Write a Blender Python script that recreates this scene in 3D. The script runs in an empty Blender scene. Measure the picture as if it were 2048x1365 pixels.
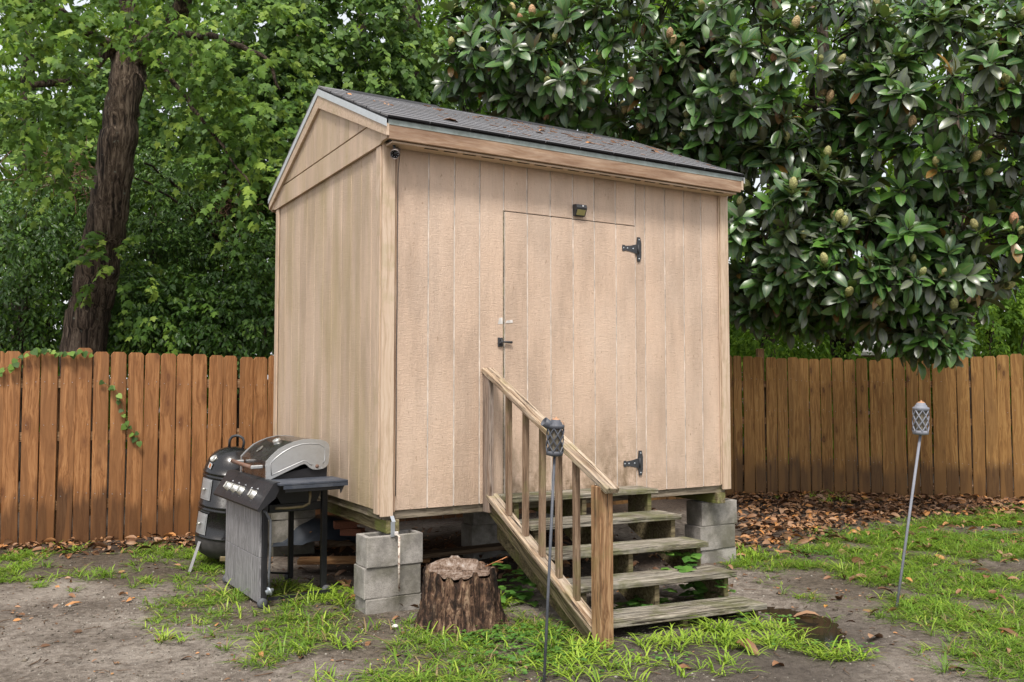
import bpy, bmesh, math, random
import numpy as np
from mathutils import Vector, Matrix
random.seed(7)
RNG = np.random.default_rng(11)
SC = bpy.context.scene
COL = SC.collection
R = math.radians

# ---------------------------------------------------------------- camera
FPX, PITCH, CAMH = 1757.0, 0.0512, 1.475
cd = bpy.data.cameras.new('camera')
cd.sensor_width = 36.0
cd.lens = FPX / 2048 * 36.0
cd.clip_start, cd.clip_end = 0.05, 600
cam = bpy.data.objects.new('camera', cd)
cam.location = (0, 0, CAMH)
cam.rotation_euler = (math.pi / 2 + PITCH, 0, 0)
COL.objects.link(cam)
SC.camera = cam

# ---------------------------------------------------------------- sky, sun, exposure
SUN_DIR = Vector((-0.02, -0.60, 1.0)).normalized()        # towards the sun
elev = math.asin(SUN_DIR.z)
azim = math.atan2(SUN_DIR.x, SUN_DIR.y)
W = bpy.data.worlds.new('World')
SC.world = W
W.use_nodes = True
wn = W.node_tree
wn.nodes.clear()
sky = wn.nodes.new('ShaderNodeTexSky')
sky.sky_type = 'NISHITA'
sky.sun_disc = False
sky.sun_elevation = elev
sky.sun_rotation = azim
sky.air_density = 1.0
sky.dust_density = 6.0
sky.ozone_density = 0.6
bg = wn.nodes.new('ShaderNodeBackground')
bg.inputs['Strength'].default_value = 0.10
wo = wn.nodes.new('ShaderNodeOutputWorld')
cl = wn.nodes.new('ShaderNodeMix')                      # an even white cloud cover over the clear sky
cl.data_type = 'RGBA'
cl.inputs[0].default_value = 0.62
cl.inputs[7].default_value = (8.2, 8.3, 8.5, 1)
wn.links.new(sky.outputs[0], cl.inputs[6])
wn.links.new(cl.outputs[2], bg.inputs['Color'])
wn.links.new(bg.outputs[0], wo.inputs['Surface'])
sl = bpy.data.lights.new('sun', 'SUN')
sl.energy = 2.3
sl.angle = R(12)
sl.color = (1.0, 0.955, 0.89)
so = bpy.data.objects.new('sun', sl)
so.rotation_euler = SUN_DIR.to_track_quat('Z', 'Y').to_euler()
so.location = (6, -8, 14)
COL.objects.link(so)
SC.view_settings.view_transform = 'Standard'
SC.view_settings.look = 'None'
SC.view_settings.exposure = 0.72
SC.view_settings.gamma = 1.0
SC.view_settings.use_curve_mapping = False
SC.cycles.use_denoising = True
SC.cycles.max_bounces = 6
SC.cycles.diffuse_bounces = 3
SC.cycles.glossy_bounces = 2
SC.cycles.transmission_bounces = 3
SC.cycles.transparent_max_bounces = 4
SC.cycles.caustics_reflective = False
SC.cycles.caustics_refractive = False

# ---------------------------------------------------------------- places read off the photograph
def ray(px, py):
    a = (px - 1024) / FPX; v = -(py - 682.5) / FPX
    c, s = math.cos(PITCH), math.sin(PITCH)
    return Vector((a, c - s * v, s + c * v))
def G(px, py, z=0.0):
    r = ray(px, py); return Vector((0, 0, CAMH)) + r * ((z - CAMH) / r.z)
def AT(px, py, Y):
    r = ray(px, py); return Vector((0, 0, CAMH)) + r * (Y / r.y)
def to_px(P):
    P = np.asarray(P); x, y, z = P[..., 0], P[..., 1], P[..., 2] - CAMH
    c, s = math.cos(PITCH), math.sin(PITCH); d = y * c + z * s; v = -y * s + z * c
    return 1024 + FPX * x / d, 682.5 - FPX * v / d, d
YAW = 0.5325
NEAR = Vector((-0.8627, 5.7977, 0))
E1 = Vector((math.cos(YAW), math.sin(YAW), 0)); E2 = Vector((-math.sin(YAW), math.cos(YAW), 0))
def S(u, v, z=0.0): return NEAR + E1 * u + E2 * v + Vector((0, 0, z))

# ---------------------------------------------------------------- material helpers
class NT:
    def __init__(s, name):
        s.m = bpy.data.materials.new(name); s.m.use_nodes = True
        s.t = s.m.node_tree; s.t.nodes.clear()
        s.out = s.t.nodes.new('ShaderNodeOutputMaterial')
    def set(s, sock, v):
        if isinstance(v, bpy.types.NodeSocket): s.t.links.new(v, sock)
        elif isinstance(v, bpy.types.Node): s.t.links.new(v.outputs[0], sock)
        else:
            if hasattr(sock.default_value, '__len__') and hasattr(v, '__len__') and len(v) == 3 and len(sock.default_value) == 4: v = (*v, 1)
            sock.default_value = v
    def add(s, typ, ins=None, **props):
        n = s.t.nodes.new('ShaderNode' + typ)
        for k, v in props.items(): setattr(n, k, v)
        for k, v in (ins or {}).items(): s.set(n.inputs[k], v)
        return n
    def math(s, op, a, b=0.0, clamp=False):
        n = s.add('Math', {0: a, 1: b}, operation=op); n.use_clamp = clamp; return n.outputs[0]
    def mix(s, f, a, b, blend='MIX'):
        n = s.add('Mix', None, data_type='RGBA', blend_type=blend)
        s.set(n.inputs[0], f); s.set(n.inputs[6], a); s.set(n.inputs[7], b); return n.outputs[2]
    def ramp(s, f, stops, interp='LINEAR'):
        n = s.add('ValToRGB', {0: f}); e = n.color_ramp.elements; n.color_ramp.interpolation = interp
        while len(e) > 1: e.remove(e[-1])
        for i, (p, c) in enumerate(stops):
            if not hasattr(c, '__len__'): c = (c, c, c)
            el = e[0] if i == 0 else e.new(p); el.position = p; el.color = (*c[:3], 1)
        return n.outputs[0]
    def noise(s, vec, scale, detail=4, rough=.55, dist=0.0):
        return s.add('TexNoise', {'Vector': vec, 'Scale': scale, 'Detail': detail, 'Roughness': rough, 'Distortion': dist}).outputs[0]
    def vor(s, vec, scale, feature='F1', rand=1.0):
        return s.add('TexVoronoi', {'Vector': vec, 'Scale': scale, 'Randomness': rand}, feature=feature)
    def mapv(s, vec, scale=(1, 1, 1), loc=(0, 0, 0)):
        return s.add('Mapping', {'Vector': vec, 'Scale': scale, 'Location': loc}).outputs[0]
    def coord(s, which='Object', rnd=True):
        o = s.add('TexCoord').outputs[which]
        if not rnd: return o
        r = s.add('ObjectInfo').outputs['Random']
        v = s.add('VectorMath', {0: (37.3, 51.7, 23.1)}, operation='SCALE'); s.set(v.inputs['Scale'], r)
        a = s.add('VectorMath', {0: o, 1: v.outputs[0]}, operation='ADD'); return a.outputs[0]
    def bump(s, h, strength=.4, dist=.005, normal=None):
        n = s.add('Bump', {'Strength': strength, 'Distance': dist, 'Height': h})
        if normal is not None: s.set(n.inputs['Normal'], normal)
        return n.outputs[0]
    def bsdf(s, col, rough=.7, spec=.35, metal=0.0, normal=None, coat=0.0, **kw):
        n = s.add('BsdfPrincipled', {'Base Color': col, 'Roughness': rough, 'Specular IOR Level': spec, 'Metallic': metal, 'Coat Weight': coat})
        if normal is not None: s.set(n.inputs['Normal'], normal)
        for k, v in kw.items(): s.set(n.inputs[k], v)
        s.t.links.new(n.outputs[0], s.out.inputs['Surface']); return n

def axis_scale(axis, along, across):
    v = [across] * 3; v[axis] = along; return tuple(v)

def wood(name, dark, mid, light, axis=0, knot=0.0, knotcol=(.06, .025, .01), rough=.75, spec=.3, bump=.35, grey=None, greyamt=.5,
         moss=None, mossamt=.5, wet=None, scale=1.0, cracks=0.0):
    """sawn timber: stretched grain, knots, weathering, moss; wet = (z of tide line, softness, colour)"""
    t = NT(name); v = t.coord()
    n0 = t.add('TexNoise', {'Vector': v, 'Scale': 3.0 * scale, 'Detail': 1}).outputs['Color']
    ms = t.add('VectorMath', {0: n0}, operation='SCALE'); ms.inputs['Scale'].default_value = .06
    vv = t.add('VectorMath', {0: v, 1: ms.outputs[0]}, operation='ADD').outputs[0]
    g1 = t.noise(t.mapv(vv, axis_scale(axis, 1.1 * scale, 30 * scale)), 1.6, 6, .65, .5)
    g2 = t.noise(t.mapv(vv, axis_scale(axis, 3.5 * scale, 160 * scale)), 1.5, 3, .6)
    f = t.math('ADD', t.math('MULTIPLY', g1, .7), t.math('MULTIPLY', g2, .3))
    col = t.ramp(f, [(.42, dark), (.50, mid), (.59, light)])
    blot = t.noise(v, 2.2 * scale, 3, .6)
    col = t.mix(t.ramp(blot, [(.40, 0), (.75, .35)]), col, mid)
    h = f
    if grey is not None:
        gm = t.ramp(t.noise(t.mapv(v, axis_scale(axis, .8, 5)), 1.7, 5, .65), [(.5 - .25 * greyamt, 0), (.62, greyamt)])
        col = t.mix(gm, col, grey)
    if knot > 0:
        kv = t.vor(t.mapv(vv, axis_scale(axis, 2.6, 6.5)), 1.0).outputs['Distance']
        kv = t.math('ADD', kv, t.math('MULTIPLY', t.math('SUBTRACT', t.noise(v, 22, 2), .5), .10))
        km = t.ramp(kv, [(.0, 1), (.13 * knot, 1), (.20 * knot, .35), (.36 * knot, 0)])
        kr = t.math('SINE', t.math('MULTIPLY', kv, 55.0))
        kc = t.mix(t.math('MULTIPLY', t.math('ADD', kr, 1.0), .22), knotcol, mid)
        col = t.mix(t.math('MULTIPLY', km, .92), col, kc)
    if cracks > 0:
        cr = t.noise(t.mapv(v, axis_scale(axis, 2.0, 70)), 1.3, 4, .7)
        cm = t.ramp(cr, [(.56, 0), (.63, cracks)])
        col = t.mix(cm, col, (.03, .02, .014))
        h = t.math('SUBTRACT', h, t.math('MULTIPLY', cm, 1.5))
    if moss is not None:
        mm = t.ramp(t.noise(v, 4.5, 5, .65), [(.57 - .16 * mossamt, 0), (.62, .95 * min(1, mossamt * 1.2))])
        col = t.mix(mm, col, moss)
    rg = rough
    if wet is not None:
        z0, soft, wc = wet[0], wet[1], wet[2]
        pz = t.add('SeparateXYZ', {0: t.add('TexCoord').outputs['Object']}).outputs[2]
        wob = t.math('ADD', t.math('MULTIPLY', t.noise(t.mapv(v, (11, 11, 1.5)), 1.0, 2, .5), .75), t.math('MULTIPLY', t.add('ObjectInfo').outputs['Random'], .5))
        lim = t.math('ADD', pz, t.math('MULTIPLY', t.math('SUBTRACT', wob, .5), wet[3]))
        wm = t.math('SUBTRACT', 1.0, t.math('DIVIDE', t.math('SUBTRACT', lim, z0), soft, True), True)
        col = t.mix(t.math('MULTIPLY', wm, .80), col, wc)
        # runs of darker stain from the top
        top = t.noise(t.mapv(v, (9, 9, .55)), 1.2, 3, .5)
        sm = t.ramp(top, [(.50, 0), (.55, .62)])
        col = t.mix(sm, col, t.mix(.6, wc, mid))
        rv = t.add('ObjectInfo').outputs['Random']
        col = t.mix(t.math('MULTIPLY', rv, .38), col, t.mix(.55, dark, mid))
        rg = t.math('SUBTRACT', rough, t.math('MULTIPLY', wm, .2))
    t.bsdf(col, rg, spec, normal=t.bump(h, bump, .004))
    return t.m

def siding(name, base, algae=0.0, mildew=None):
    t = NT(name); v = t.coord(); raw = t.coord(rnd=False)
    ripple = t.noise(t.mapv(v, (14, 14, 75)), 1.0, 3, .6, 1.8)
    swirl = t.noise(t.mapv(v, (42, 42, 5.5)), 1.0, 5, .7, 3.2)
    h = t.math('ADD', t.math('MULTIPLY', ripple, .42), t.math('MULTIPLY', swirl, .72))
    big = t.noise(t.mapv(v, (3, 3, .7)), 1.3, 5, .6)
    b = base
    col = t.ramp(big, [(.38, tuple(x * .84 for x in b)), (.5, b), (.64, tuple(min(1, x * 1.12) for x in b))])
    # worn ridges lightened and hollows darkened, putting light on the grain into colour
    col = t.mix(t.ramp(h, [(.66, 0), (.80, .22)]), col, (.68, .56, .46))
    col = t.mix(t.ramp(h, [(.38, .30), (.50, 0)]), col, tuple(x * .75 for x in b))
    fade = t.noise(t.mapv(raw, (1.4, 1.4, .8)), 1.2, 4, .6)
    col = t.mix(t.ramp(fade, [(.45, 0), (.68, .4)]), col, (.66, .53, .43))
    pits = t.noise(t.mapv(v, (60, 60, 25)), 1.0, 2, .5)
    col = t.mix(t.ramp(pits, [(.68, 0), (.76, .6)]), col, (.28, .185, .12))
    runs = t.noise(t.mapv(v, (22, 22, .40)), 1.0, 4, .6)
    col = t.mix(t.ramp(runs, [(.52, 0), (.70, .17)]), col, tuple(x * .70 for x in b))
    splash = t.math('MULTIPLY', t.math('SUBTRACT', 1.0, t.math('DIVIDE', t.math('SUBTRACT', t.add('SeparateXYZ', {0: raw}).outputs[2], .65), .55, True), True), t.ramp(t.noise(raw, 5, 5, .7), [(.40, 0), (.70, .6)]))
    col = t.mix(splash, col, (.33, .245, .165))
    if algae > 0:
        z = t.add('SeparateXYZ', {0: raw}).outputs[2]
        a = t.noise(t.mapv(raw, (2.2, 2.2, .45)), 1.6, 5, .62)
        am = t.ramp(a, [(.42, 0), (.68, algae)])
        col = t.mix(am, col, (.34, .27, .12))
    if mildew is not None:
        z = t.add('SeparateXYZ', {0: raw}).outputs[2]
        lo = t.math('SUBTRACT', 1.0, t.math('DIVIDE', t.math('SUBTRACT', z, mildew[0]), mildew[1], True), True)
        mn = t.noise(t.mapv(raw, (7, 7, 4)), 1.4, 6, .7)
        mm = t.math('MULTIPLY', lo, t.ramp(mn, [(.38, 0), (.62, .9)]))
        col = t.mix(mm, col, (.16, .11, .055))
    t.bsdf(col, .62, .3, normal=t.bump(h, .85, .010))
    return t.m

def concrete(name, base):
    t = NT(name); v = t.coord()
    n = t.noise(v, 7, 6, .7); f = t.noise(v, 160, 3, .7); st = t.noise(v, 2.3, 4, .6)
    col = t.ramp(n, [(.40, tuple(x * .68 for x in base)), (.5, base), (.62, tuple(x * 1.28 for x in base))])
    col = t.mix(t.ramp(f, [(.35, .5), (.5, 0)]), col, tuple(x * .5 for x in base))
    col = t.mix(t.ramp(st, [(.44, 0), (.62, .7)]), col, (.105, .10, .065))
    p = t.vor(v, 90).outputs['Distance']
    h = t.math('ADD', f, t.math('MULTIPLY', p, .5))
    t.bsdf(col, .92, .2, normal=t.bump(h, .55, .004))
    return t.m

def metal_paint(name, base, rough=.3, dust=.3, spec=.5, coat=0.0, rust=0.0, metal=0.0, rustcol=(.17, .06, .025), dustcol=(.22, .2, .18)):
    t = NT(name); v = t.coord()
    n = t.noise(v, 9, 5, .7); n2 = t.noise(v, 55, 4, .7); n3 = t.noise(t.mapv(v, (3, 3, 12)), 3.0, 5, .7)
    dm = t.math('MULTIPLY', t.ramp(n, [(.42, 0), (.72, 1)]), dust)
    col = t.mix(dm, base, dustcol)
    rm = None
    rr = t.math('ADD', t.math('MULTIPLY', t.ramp(n2, [(.3, 0), (.7, .35)]), .6), t.math('ADD', t.math('MULTIPLY', dm, .4), rough))
    me = metal
    if rust > 0:
        rm = t.ramp(t.math('ADD', t.math('MULTIPLY', n3, .6), t.math('MULTIPLY', n2, .4)), [(.66 - .25 * rust, 0), (.74 - .2 * rust, 1)])
        col = t.mix(rm, col, t.ramp(n2, [(.3, tuple(x * .5 for x in rustcol)), (.7, rustcol)]))
        rr = t.math('ADD', rr, t.math('MULTIPLY', rm, .4), True)
        me = t.math('MULTIPLY', t.math('SUBTRACT', 1.0, rm), metal)
    t.bsdf(col, rr, spec, me, coat=coat, normal=t.bump(n2, .08, .002))
    return t.m

def leafmat(name, cols, rough=.45, spec=.45, trans=.25, back=None, veins=False, extra=None):
    """cols: ramp stops over a per-leaf tint number; back: colour of the underside"""
    t = NT(name)
    a = t.add('Attribute', attribute_name='tint').outputs['Fac']
    r = t.add('ObjectInfo').outputs['Random']
    f = t.math('FRACT', t.math('ADD', a, r))
    col = t.ramp(f, cols)
    v = t.coord()
    n = t.noise(v, 14, 3, .6)
    col = t.mix(t.ramp(n, [(.35, .22), (.65, 0)]), col, t.mix(.5, col, (.12, .16, .05)))
    if veins:
        g = t.add('Attribute', attribute_name='rib').outputs['Fac']
        col = t.mix(t.ramp(g, [(.82, 0), (.97, .6)]), col, (.16, .21, .06))
    tcol = col
    if back is not None:
        bf = t.add('NewGeometry').outputs['Backfacing']
        col = t.mix(bf, col, back)
    p = t.bsdf(col, rough, spec)
    if trans > 0:
        tr = t.add('BsdfTranslucent', {'Color': t.mix(.5, tcol, (.22, .34, .03), 'MIX')})
        mx = t.add('MixShader', {0: trans, 1: p.outputs[0], 2: tr.outputs[0]})
        t.t.links.new(mx.outputs[0], t.out.inputs['Surface'])
    return t.m

def plain(name, col, rough=.6, spec=.3, metal=0.0, var=.25, sc=30.0, bump=.15):
    t = NT(name); v = t.coord(); n = t.noise(v, sc, 5, .65)
    c = t.ramp(n, [(.3, tuple(x * (1 - var) for x in col)), (.7, tuple(min(1, x * (1 + var)) for x in col))])
    t.bsdf(c, rough, spec, metal, normal=t.bump(n, bump, .002)); return t.m

# ---------------------------------------------------------------- object helpers
def tag(o, label=None, cat=None, group=None, kind=None):
    if label: o['label'] = label
    if cat: o['category'] = cat
    if group: o['group'] = group
    if kind: o['kind'] = kind
    return o
def thing(name, label, cat, loc=(0, 0, 0), rotz=0.0, group=None):
    o = bpy.data.objects.new(name, None); COL.objects.link(o)
    o.empty_display_size = .1
    o.location = loc; o.rotation_euler = (0, 0, rotz)
    return tag(o, label, cat, group)
def link(name, me, parent=None, mat=None, matrix=None):
    o = bpy.data.objects.new(name, me); COL.objects.link(o)
    if mat is not None and not me.materials: me.materials.append(mat)
    if parent is not None: o.parent = parent
    if matrix is not None: o.matrix_basis = matrix
    return o
def np_mesh(name, V, F, attrs=None, smooth=False, mat=None):
    V = np.asarray(V, dtype=np.float32); F = np.asarray(F, dtype=np.int32)
    me = bpy.data.meshes.new(name); me.vertices.add(len(V)); me.vertices.foreach_set('co', V.ravel())
    k = F.shape[1]
    me.loops.add(F.size); me.loops.foreach_set('vertex_index', F.ravel())
    me.polygons.add(len(F)); me.polygons.foreach_set('loop_start', np.arange(0, F.size, k, dtype=np.int32))
    if smooth: me.polygons.foreach_set('use_smooth', np.ones(len(F), dtype=bool))
    for nm, arr in (attrs or {}).items():
        at = me.attributes.new(nm, 'FLOAT', 'POINT'); at.data.foreach_set('value', np.asarray(arr, dtype=np.float32))
    me.update(calc_edges=True)
    if mat is not None: me.materials.append(mat)
    return me

class MB:
    """collects simple solids into one mesh"""
    def __init__(s): s.v = []; s.f = []; s.sm = []
    def raw(s, vs, fs, smooth=False):
        o = len(s.v); s.v += [Vector(p) for p in vs]
        s.f += [[i + o for i in f] for f in fs]; s.sm += [smooth] * len(fs); return s
    def box(s, lo, hi, c=0.0, M=None):
        lo, hi = Vector(lo), Vector(hi); ce = (lo + hi) / 2; h = (hi - lo) / 2
        vs, fs = cbox_data(h, c)
        vs = [ce + p for p in vs]
        if M is not None: vs = [M @ p for p in vs]
        return s.raw(vs, fs)
    def prism(s, poly, off, cap=True):
        """poly: 3D points of a planar face, off: extrusion vector"""
        n = len(poly); off = Vector(off); a = [Vector(p) for p in poly]; b = [p + off for p in a]
        fs = [[i, (i + 1) % n, n + (i + 1) % n, n + i] for i in range(n)]
        if cap: fs += [list(range(n))[::-1], list(range(n, 2 * n))]
        return s.raw(a + b, fs)
    def tube(s, pts, rad, n=8, cap=True, smooth=True):
        pts = [Vector(p) for p in pts]
        if not hasattr(rad, '__len__'): rad = [rad] * len(pts)
        o = []; prev = None
        for i, p in enumerate(pts):
            d = (pts[min(i + 1, len(pts) - 1)] - pts[max(i - 1, 0)]).normalized()
            if prev is None:
                a = d.cross(Vector((0, 0, 1)) if abs(d.z) < .9 else Vector((1, 0, 0))).normalized()
            else: a = (prev - d * prev.dot(d)).normalized()
            prev = a; b = d.cross(a)
            o.append([p + (a * math.cos(2 * math.pi * k / n) + b * math.sin(2 * math.pi * k / n)) * rad[i] for k in range(n)])
        vs = [q for r_ in o for q in r_]; fs = []
        for i in range(len(pts) - 1):
            for k in range(n): fs.append([i * n + k, i * n + (k + 1) % n, (i + 1) * n + (k + 1) % n, (i + 1) * n + k])
        s.raw(vs, fs, smooth)
        if cap: 
            b = len(s.v) - len(vs)
            s.f += [[b + k for k in range(n)][::-1], [b + (len(pts) - 1) * n + k for k in range(n)]]; s.sm += [False, False]
        return s
    def lathe(s, prof, n=24, M=None, smooth=True, a0=0.0, a1=2 * math.pi):
        """prof: (r, z) pairs"""
        full = abs(a1 - a0 - 2 * math.pi) < 1e-6; m = n if full else n + 1
        vs = []
        for r_, z in prof:
            for k in range(m):
                a = a0 + (a1 - a0) * k / n; vs.append(Vector((r_ * math.cos(a), r_ * math.sin(a), z)))
        fs = []
        for i in range(len(prof) - 1):
            for k in range(n):
                k2 = (k + 1) % m if full else k + 1
                fs.append([i * m + k, i * m + k2, (i + 1) * m + k2, (i + 1) * m + k])
        if M is not None: vs = [M @ p for p in vs]
        return s.raw(vs, fs, smooth)
    def mesh(s, name, mat=None):
        me = bpy.data.meshes.new(name); me.from_pydata([tuple(p) for p in s.v], [], s.f)
        me.polygons.foreach_set('use_smooth', s.sm)
        me.update()
        if mat is not None: me.materials.append(mat)
        return me
    def build(s, name, mat, parent=None, matrix=None):
        return link(name, s.mesh(name, mat), parent, None, matrix)

def cbox_data(h, c):
    if c <= 0:
        vs = [Vector((x * h.x, y * h.y, z * h.z)) for x in (-1, 1) for y in (-1, 1) for z in (-1, 1)]
        return vs, [[0, 1, 3, 2], [4, 6, 7, 5], [0, 4, 5, 1], [2, 3, 7, 6], [0, 2, 6, 4], [1, 5, 7, 3]]
    c = min(c, h.x * .9, h.y * .9, h.z * .9)
    vs = []; idx = {}
    for x in (-1, 1):
        for y in (-1, 1):
            for z in (-1, 1):
                for a in range(3):
                    p = [x * (h.x - c), y * (h.y - c), z * (h.z - c)]; p[a] = (x, y, z)[a] * h[a]
                    idx[(x, y, z, a)] = len(vs); vs.append(Vector(p))
    fs = []
    for a in range(3):
        b, d = (a + 1) % 3, (a + 2) % 3
        for sg in (-1, 1):
            q = []
            for (i, j) in ((-1, -1), (1, -1), (1, 1), (-1, 1)):
                k = [0, 0, 0]; k[a] = sg; k[b] = i; k[d] = j; q.append(idx[(*k, a)])
            fs.append(q if sg > 0 else q[::-1])
        for i in (-1, 1):
            for j in (-1, 1):
                def K(t_, ax):
                    k = [0, 0, 0]; k[a] = t_; k[b] = i; k[d] = j; return idx[(*k, ax)]
                q = [K(-1, b), K(1, b), K(1, d), K(-1, d)]
                fs.append(q if i * j < 0 else q[::-1])
    for x in (-1, 1):
        for y in (-1, 1):
            for z in (-1, 1):
                q = [idx[(x, y, z, 0)], idx[(x, y, z, 1)], idx[(x, y, z, 2)]]
                fs.append(q if x * y * z > 0 else q[::-1])
    return vs, fs

_bm = {}
def board(name, p0, p1, width, thick, up, mat, parent=None, c=.003):
    """a sawn board from p0 to p1; up = the direction its thickness points to; grain runs along local X"""
    p0, p1 = Vector(p0), Vector(p1); x = (p1 - p0); L = x.length; x.normalize()
    z = Vector(up); z = (z - x * z.dot(x)).normalized(); y = z.cross(x)
    key = (round(L, 3), round(width, 4), round(thick, 4), mat.name, c)
    if key not in _bm:
        m = MB(); vs, fs = cbox_data(Vector((L / 2, width / 2, thick / 2)), c); m.raw(vs, fs); _bm[key] = m.mesh(name, mat)
    M = Matrix((( x.x, y.x, z.x, 0), (x.y, y.y, z.y, 0), (x.z, y.z, z.z, 0), (0, 0, 0, 1)))
    M.translation = (p0 + p1) / 2
    return link(name, _bm[key], parent, None, M)

# ================================================================ THE GROUND
def vnoise(x, y, seed=0):
    """smooth value noise on arrays"""
    xi, yi = np.floor(x).astype(int), np.floor(y).astype(int); fx, fy = x - xi, y - yi
    fx, fy = fx * fx * (3 - 2 * fx), fy * fy * (3 - 2 * fy)
    def h(a, b):
        n = (a * 374761393 + b * 668265263 + seed * 974634777) & 0x7fffffff
        n = ((n ^ (n >> 13)) * 1274126177) & 0x7fffffff
        return ((n ^ (n >> 16)) & 0xffff) / 65535.0
    return (h(xi, yi) * (1 - fx) + h(xi + 1, yi) * fx) * (1 - fy) + (h(xi, yi + 1) * (1 - fx) + h(xi + 1, yi + 1) * fx) * fy
def fbm(x, y, o=4, seed=0):
    s, a, t = 0, .5, 0
    for k in range(o): s = s + a * vnoise(x * 2 ** k, y * 2 ** k, seed + k); t += a; a *= .5
    return s / t
def poly_px(pts): return [tuple(G(*p)[:2]) for p in pts]
def inside(poly, x, y):
    r = np.zeros(x.shape, bool); n = len(poly)
    for i in range(n):
        (x1, y1), (x2, y2) = poly[i], poly[(i + 1) % n]
        c = ((y1 > y) != (y2 > y)); xx = (x2 - x1) * (y - y1) / ((y2 - y1) if y2 != y1 else 1e-9) + x1
        r ^= c & (x < xx)
    return r
def pdist(poly, x, y):
    d = np.full(x.shape, 1e9); n = len(poly)
    for i in range(n):
        ax, ay = poly[i]; bx, by = poly[(i + 1) % n]; vx, vy = bx - ax, by - ay
        t = np.clip(((x - ax) * vx + (y - ay) * vy) / (vx * vx + vy * vy + 1e-12), 0, 1)
        d = np.minimum(d, np.hypot(x - ax - t * vx, y - ay - t * vy))
    return d
def soft(poly, x, y, w):
    d = pdist(poly, x, y); return np.clip(.5 + np.where(inside(poly, x, y), d, -d) / (2 * w), 0, 1)

PUDDLE = poly_px([(1515, 1212), (1580, 1205), (1620, 1222), (1680, 1238), (1722, 1262), (1705, 1290), (1655, 1308), (1600, 1290), (1570, 1262), (1530, 1240)])
MUD = poly_px([(1130, 1285), (1300, 1262), (1500, 1232), (1640, 1215), (1760, 1245), (1790, 1290), (1750, 1340), (1720, 1420), (1100, 1420), (1110, 1330)])
GR_RIGHT = poly_px([(1490, 1110), (1580, 1100), (1700, 1062), (1850, 1040), (2150, 1010), (2250, 1420), (2020, 1360), (1900, 1300), (1810, 1268), (1745, 1235), (1650, 1190), (1560, 1165)])
GR_MID = poly_px([(290, 1225), (400, 1180), (520, 1165), (690, 1185), (850, 1245), (1010, 1235), (1080, 1240), (1180, 1290), (1170, 1335), (1060, 1400), (820, 1400), (660, 1325), (560, 1290), (420, 1260)])
GR_LEFT = poly_px([(-80, 1105), (120, 1100), (390, 1085), (470, 1100), (460, 1165), (330, 1160), (250, 1175), (100, 1160), (-80, 1175)])
LITTER = poly_px([(1455, 965), (1750, 975), (2150, 985), (2150, 1032), (1850, 1042), (1700, 1055), (1600, 1095), (1500, 1110), (1455, 1105)])
LIT_LEFT = poly_px([(-80, 1092), (200, 1078), (420, 1060), (560, 1050), (560, 1085), (420, 1090), (200, 1108), (-80, 1112)])
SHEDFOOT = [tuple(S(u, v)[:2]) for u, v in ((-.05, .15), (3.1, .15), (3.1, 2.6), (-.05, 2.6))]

def ground_z(x, y):
    z = .05 * (fbm(x * .55, y * .55, 3, 5) - .5) + .034 * (fbm(x * 3.1, y * 3.1, 3, 9) - .5)
    z = z - .05 * soft(PUDDLE, x, y, .22)
    far = np.clip((np.hypot(x, y - 7) - 30) / 30, 0, 1)
    return z * (1 - far)
def gz(x, y): return float(ground_z(np.array([x]), np.array([y]))[0])

def axis_pts(lo, hi, step, ext):
    a = np.arange(lo, hi + 1e-6, step); out = [hi]; d = step
    while out[-1] < ext: d *= 1.35; out.append(out[-1] + d)
    out2 = [lo]; d = step
    while out2[-1] > -ext: d *= 1.35; out2.append(out2[-1] - d)
    return np.array(out2[:0:-1] + list(a) + out[1:])
gx = axis_pts(-5.6, 6.9, .038, 160); gy = axis_pts(3.5, 12.8, .038, 160)
GX, GY = np.meshgrid(gx, gy); x_, y_ = GX.ravel(), GY.ravel()
z_ = ground_z(x_, y_)
rough_ = (RNG.random(x_.shape) - .5) * .006 * ((np.abs(x_) < 7) & (y_ < 13))
V = np.stack([x_, y_, z_ + rough_], 1)
nx, ny = len(gx), len(gy)
ii = (np.arange(ny - 1)[:, None] * nx + np.arange(nx - 1)[None, :]).ravel()
F = np.stack([ii, ii + 1, ii + nx + 1, ii + nx], 1)
jit = .25 * (fbm(x_ * 2.3, y_ * 2.3, 4, 31) - .5)
mud = soft(MUD, x_ + jit, y_ + jit, .22)
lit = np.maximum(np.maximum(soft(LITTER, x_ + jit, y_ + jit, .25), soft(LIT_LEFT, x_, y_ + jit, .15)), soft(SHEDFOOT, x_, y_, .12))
far_l = np.clip((y_ - (9.6 + .25 * x_)) / .6, 0, 1)
lit = np.maximum(lit, far_l)
grs = np.maximum(np.maximum(soft(GR_RIGHT, x_ + jit, y_ + jit, .2), soft(GR_MID, x_ + jit, y_ + jit, .12)), soft(GR_LEFT, x_ + jit, y_ + jit, .12))
t = NT('bare_dirt'); v = t.coord('Object', False)
A = lambda n: t.add('Attribute', attribute_name=n).outputs['Fac']
n1, n2, n3 = t.noise(v, 1.3, 6, .6), t.noise(v, 22, 5, .7), t.noise(v, 140, 3, .7)
col = t.ramp(t.math('ADD', t.math('MULTIPLY', n1, .55), t.math('MULTIPLY', n2, .45)), [(.41, (.110, .089, .070)), (.5, (.212, .178, .146)), (.60, (.335, .293, .248))])
peb = t.vor(v, 120, rand=1.0)
pm = t.ramp(peb.outputs['Distance'], [(.18, 1), (.30, 0)])
pc = t.ramp(t.add('SeparateColor', {0: peb.outputs['Color']}).outputs[0], [(.0, (.08, .06, .05)), (.6, (.2, .16, .125)), (1, (.50, .46, .40))])
col = t.mix(t.math('MULTIPLY', pm, .6), col, pc)
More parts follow.
